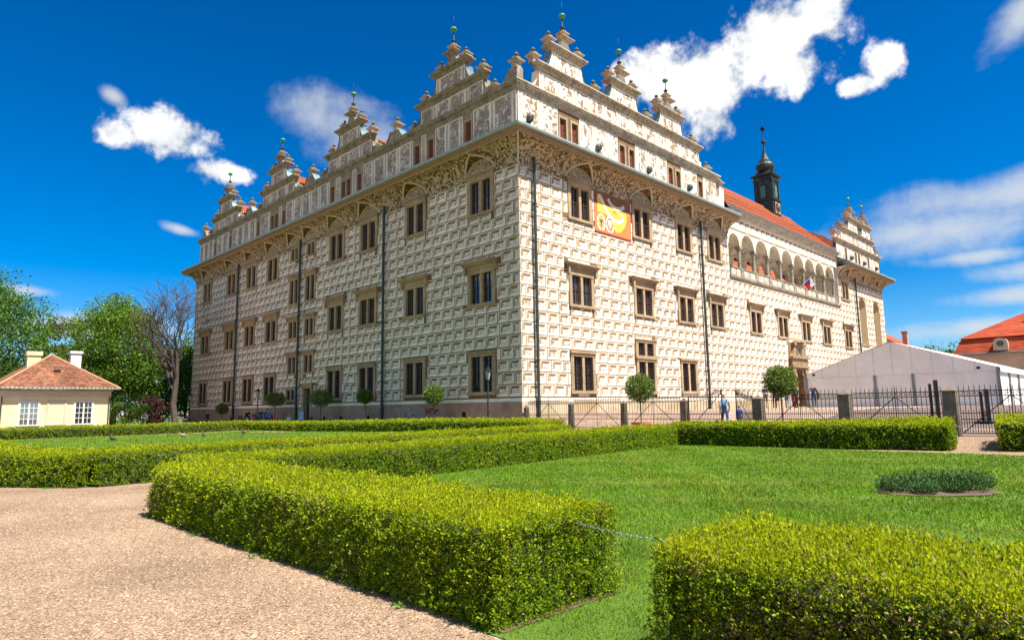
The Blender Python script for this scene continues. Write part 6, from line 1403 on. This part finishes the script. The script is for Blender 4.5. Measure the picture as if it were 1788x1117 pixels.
    for fi, f in enumerate(F):
        if fi >= nb: idx.append(2); continue
        c = sum((Vector(V[i]) for i in f), Vector()) / len(f); best = None
        for a, b_, t in segs:
            d = b_ - a; tt = max(0, min(1, (c - a).dot(d) / d.length_squared)); r = (c - a - d * tt).length
            if best is None or r < best[0]: best = (r, t, tt)
        t, tt = best[1], best[2]
        m_ = {'t': 0, 'a': 0 if sleeves else 2, 'p': 1, 'c': 2 if shorts else 1, 'f': 4, 's': 2, 'h': 2}[t]
        if t == 't' and not sleeves and c.z > 0 and abs(c.x) > .2 and c.z < J['chest'][2] - .08: m_ = 2
        if t in 'sh' and c.z > J['neck'][2] + .06:
            q = c - hd
            if not (bald and q.z < .035) and (q.z > .045 or (q.y < .0 and q.z > -.06) or (q.z > .02 and abs(q.x) > .06)): m_ = 3
        idx.append(m_)
    out.polygons.foreach_set('material_index', idx); out.polygons.foreach_set('use_smooth', [True] * len(F)); out.update()
    o = place('person', out, None, loc=(x, y, G(x, y) if z is None else z), rz=rz, scale=(h / 1.75,) * 3); tag(o, label, 'person', 'visitors at the castle')
    for e in extra:
        b = MB()
        if e[0] == 'backpack': b.lathe([(1.02, .10), (1.06, .145), (1.30, .15), (1.42, .10), (1.45, .02)], 8, (0, -.19, 0)); nm = 'backpack'
        if e[0] == 'shoulder_bag': b.box(-.20, .02, -.22, -.13, .93, 1.17); b.tube([(-.12, -.16, 1.15), (.05, -.15, 1.35), (.13, .0, 1.49), (.1, .13, 1.35)], [.018] * 4, 0, 5); nm = 'shoulder_bag'
        if e[0] == 'hand_bag': b.box(-.36, -.20, -.02, .16, .55, .82); b.tube([(-.28, .0, .8), (-.25, .06, .92), (-.28, .13, .8)], [.012] * 3, 0, 4); nm = 'hand_bag'
        if e[0] == 'jacket': b.tube([(-.24, .06, 1.25), (-.30, .06, 1.0), (-.29, .08, .62)], [.07, .10, .06], 0, 7); nm = 'jacket'
        bo = b.build(nm, cloth(e[1]), o)
    return o
FW = R(-45)                                   # facing away from the camera is heading (+X,+Y): local +y -> rz = -45 deg
person('man in light denim shirt walking away through the gate with a shoulder bag', 2.62, -11.15, FW, 1.74, 'walk', (.20, .27, .36), (.045, .10, .26), (.20, .10, .06), extra=(('shoulder_bag', (.02, .02, .022)),), bald=True)
person('child in blue jacket walking through the gate behind the man', 2.45, -11.95, FW, 1.16, 'walk', (.02, .09, .36), (.10, .13, .17), (.06, .03, .02))
person('man in dark printed shirt and shorts leaning near the gate post', 19.6, -5.6, R(140), 1.70, 'fold', (.015, .02, .055), (.16, .15, .12), (.03, .02, .015), sleeves=False, shorts=True)
person('visitor in dark clothes with pink jacket behind the crown of the potted tree', 20.3, -6.0, R(100), 1.66, 'stand', (.03, .035, .07), (.05, .055, .07), (.05, .03, .02), extra=(('hand_bag', (.45, .02, .10)),))
person('person in red jacket and light jeans beside the potted tree stem', 21.7, -6.3, R(150), 1.68, 'fold', (.50, .02, .03), (.12, .25, .42), (.05, .02, .015))
person('person in dark navy jacket holding a pink bag', 22.3, -6.75, R(-10), 1.72, 'stand', (.02, .02, .05), (.03, .03, .035), (.30, .18, .10), extra=(('hand_bag', (.50, .03, .10)),))
person('man in jeans raising a hand to his face before the tent', 24.25, -7.3, R(120), 1.80, 'phone', (.02, .03, .07), (.05, .10, .16), (.16, .05, .03), sleeves=False, extra=(('jacket', (.05, .04, .045)),))
person('man in black shirt with backpack reaching forward in the group', -1.9, 32.8, R(-130), 1.76, 'point', (.015, .02, .02), (.05, .12, .2), (.10, .03, .02), sleeves=False, extra=(('backpack', (.02, .02, .025)),))
person('visitor in teal jacket half hidden in the group', -1.5, 31.6, R(170), 1.72, 'stand', (.03, .28, .27), (.06, .08, .06), (.03, .02, .015))
person('short visitor in red jacket in the group by the lamp', -2.1, 31.1, R(160), 1.58, 'fold', (.42, .015, .04), (.05, .20, .42), (.25, .12, .06))
person('man in dark green shirt in the middle of the group', -1.9, 30.2, R(120), 1.78, 'point', (.015, .04, .03), (.04, .14, .24), (.14, .04, .02), sleeves=False)
person('tall visitor in dark navy at the back of the group', -1.7, 29.5, R(-60), 1.77, 'stand', (.015, .02, .05), (.02, .03, .06), (.02, .012, .01))
person('visitor in light blue shirt turning away in the group', -1.6, 28.9, R(-100), 1.66, 'stand', (.16, .22, .50), (.05, .06, .12), (.15, .08, .04))
person('woman in denim jacket holding a bright red bag at the group edge', -2.1, 28.3, R(170), 1.66, 'fold', (.10, .18, .34), (.05, .08, .16), (.45, .28, .14), extra=(('hand_bag', (.62, .01, .04)), ('jacket', (.60, .01, .05))))
person('person in white shirt sitting on the bench', -1.25, 26.3, R(140), 1.70, 'sit', (.62, .55, .52), (.05, .03, .03), (.04, .02, .015))
person('dark dressed person sitting beside the notice board', -1.05, 23.0, R(120), 1.70, 'sit', (.05, .04, .05), (.03, .03, .035), (.03, .02, .015))
person('person in dark blue walking alone below the castle end', -2.0, 42.4, R(200), 1.66, 'walk', (.02, .03, .07), (.03, .035, .07), (.16, .07, .04))
person('person with grey backpack walking away beside the purple shrub', -6.3, 47.5, R(-45), 1.74, 'walk', (.60, .60, .60), (.10, .11, .14), (.10, .06, .04), extra=(('backpack', (.10, .11, .15)),))
person('dark dressed person sitting at the foot of the bare tree', -3.0, 45.2, R(120), 1.65, 'sit', (.02, .02, .03), (.02, .02, .03), (.02, .015, .01), z=.35)
b = MB(); b.box(-.5, .5, -.25, .25, 0, .45); tag(b.build('stone_seat', M['oldstone'], None, loc=(-3.05, 45.35, G(-3, 45.3) + .3 - .22), rz=R(120)), 'low stone block under the dark sitter by the bare tree', 'seat')
b = MB(); b.box(-.5, .5, -.22, .22, .0, .44); tag(b.build('stone_seat', M['oldstone'], None, loc=(-.95, 22.95, G(-1, 23) - .0), rz=R(120)), 'low stone seat under the sitter beside the notice board', 'seat')
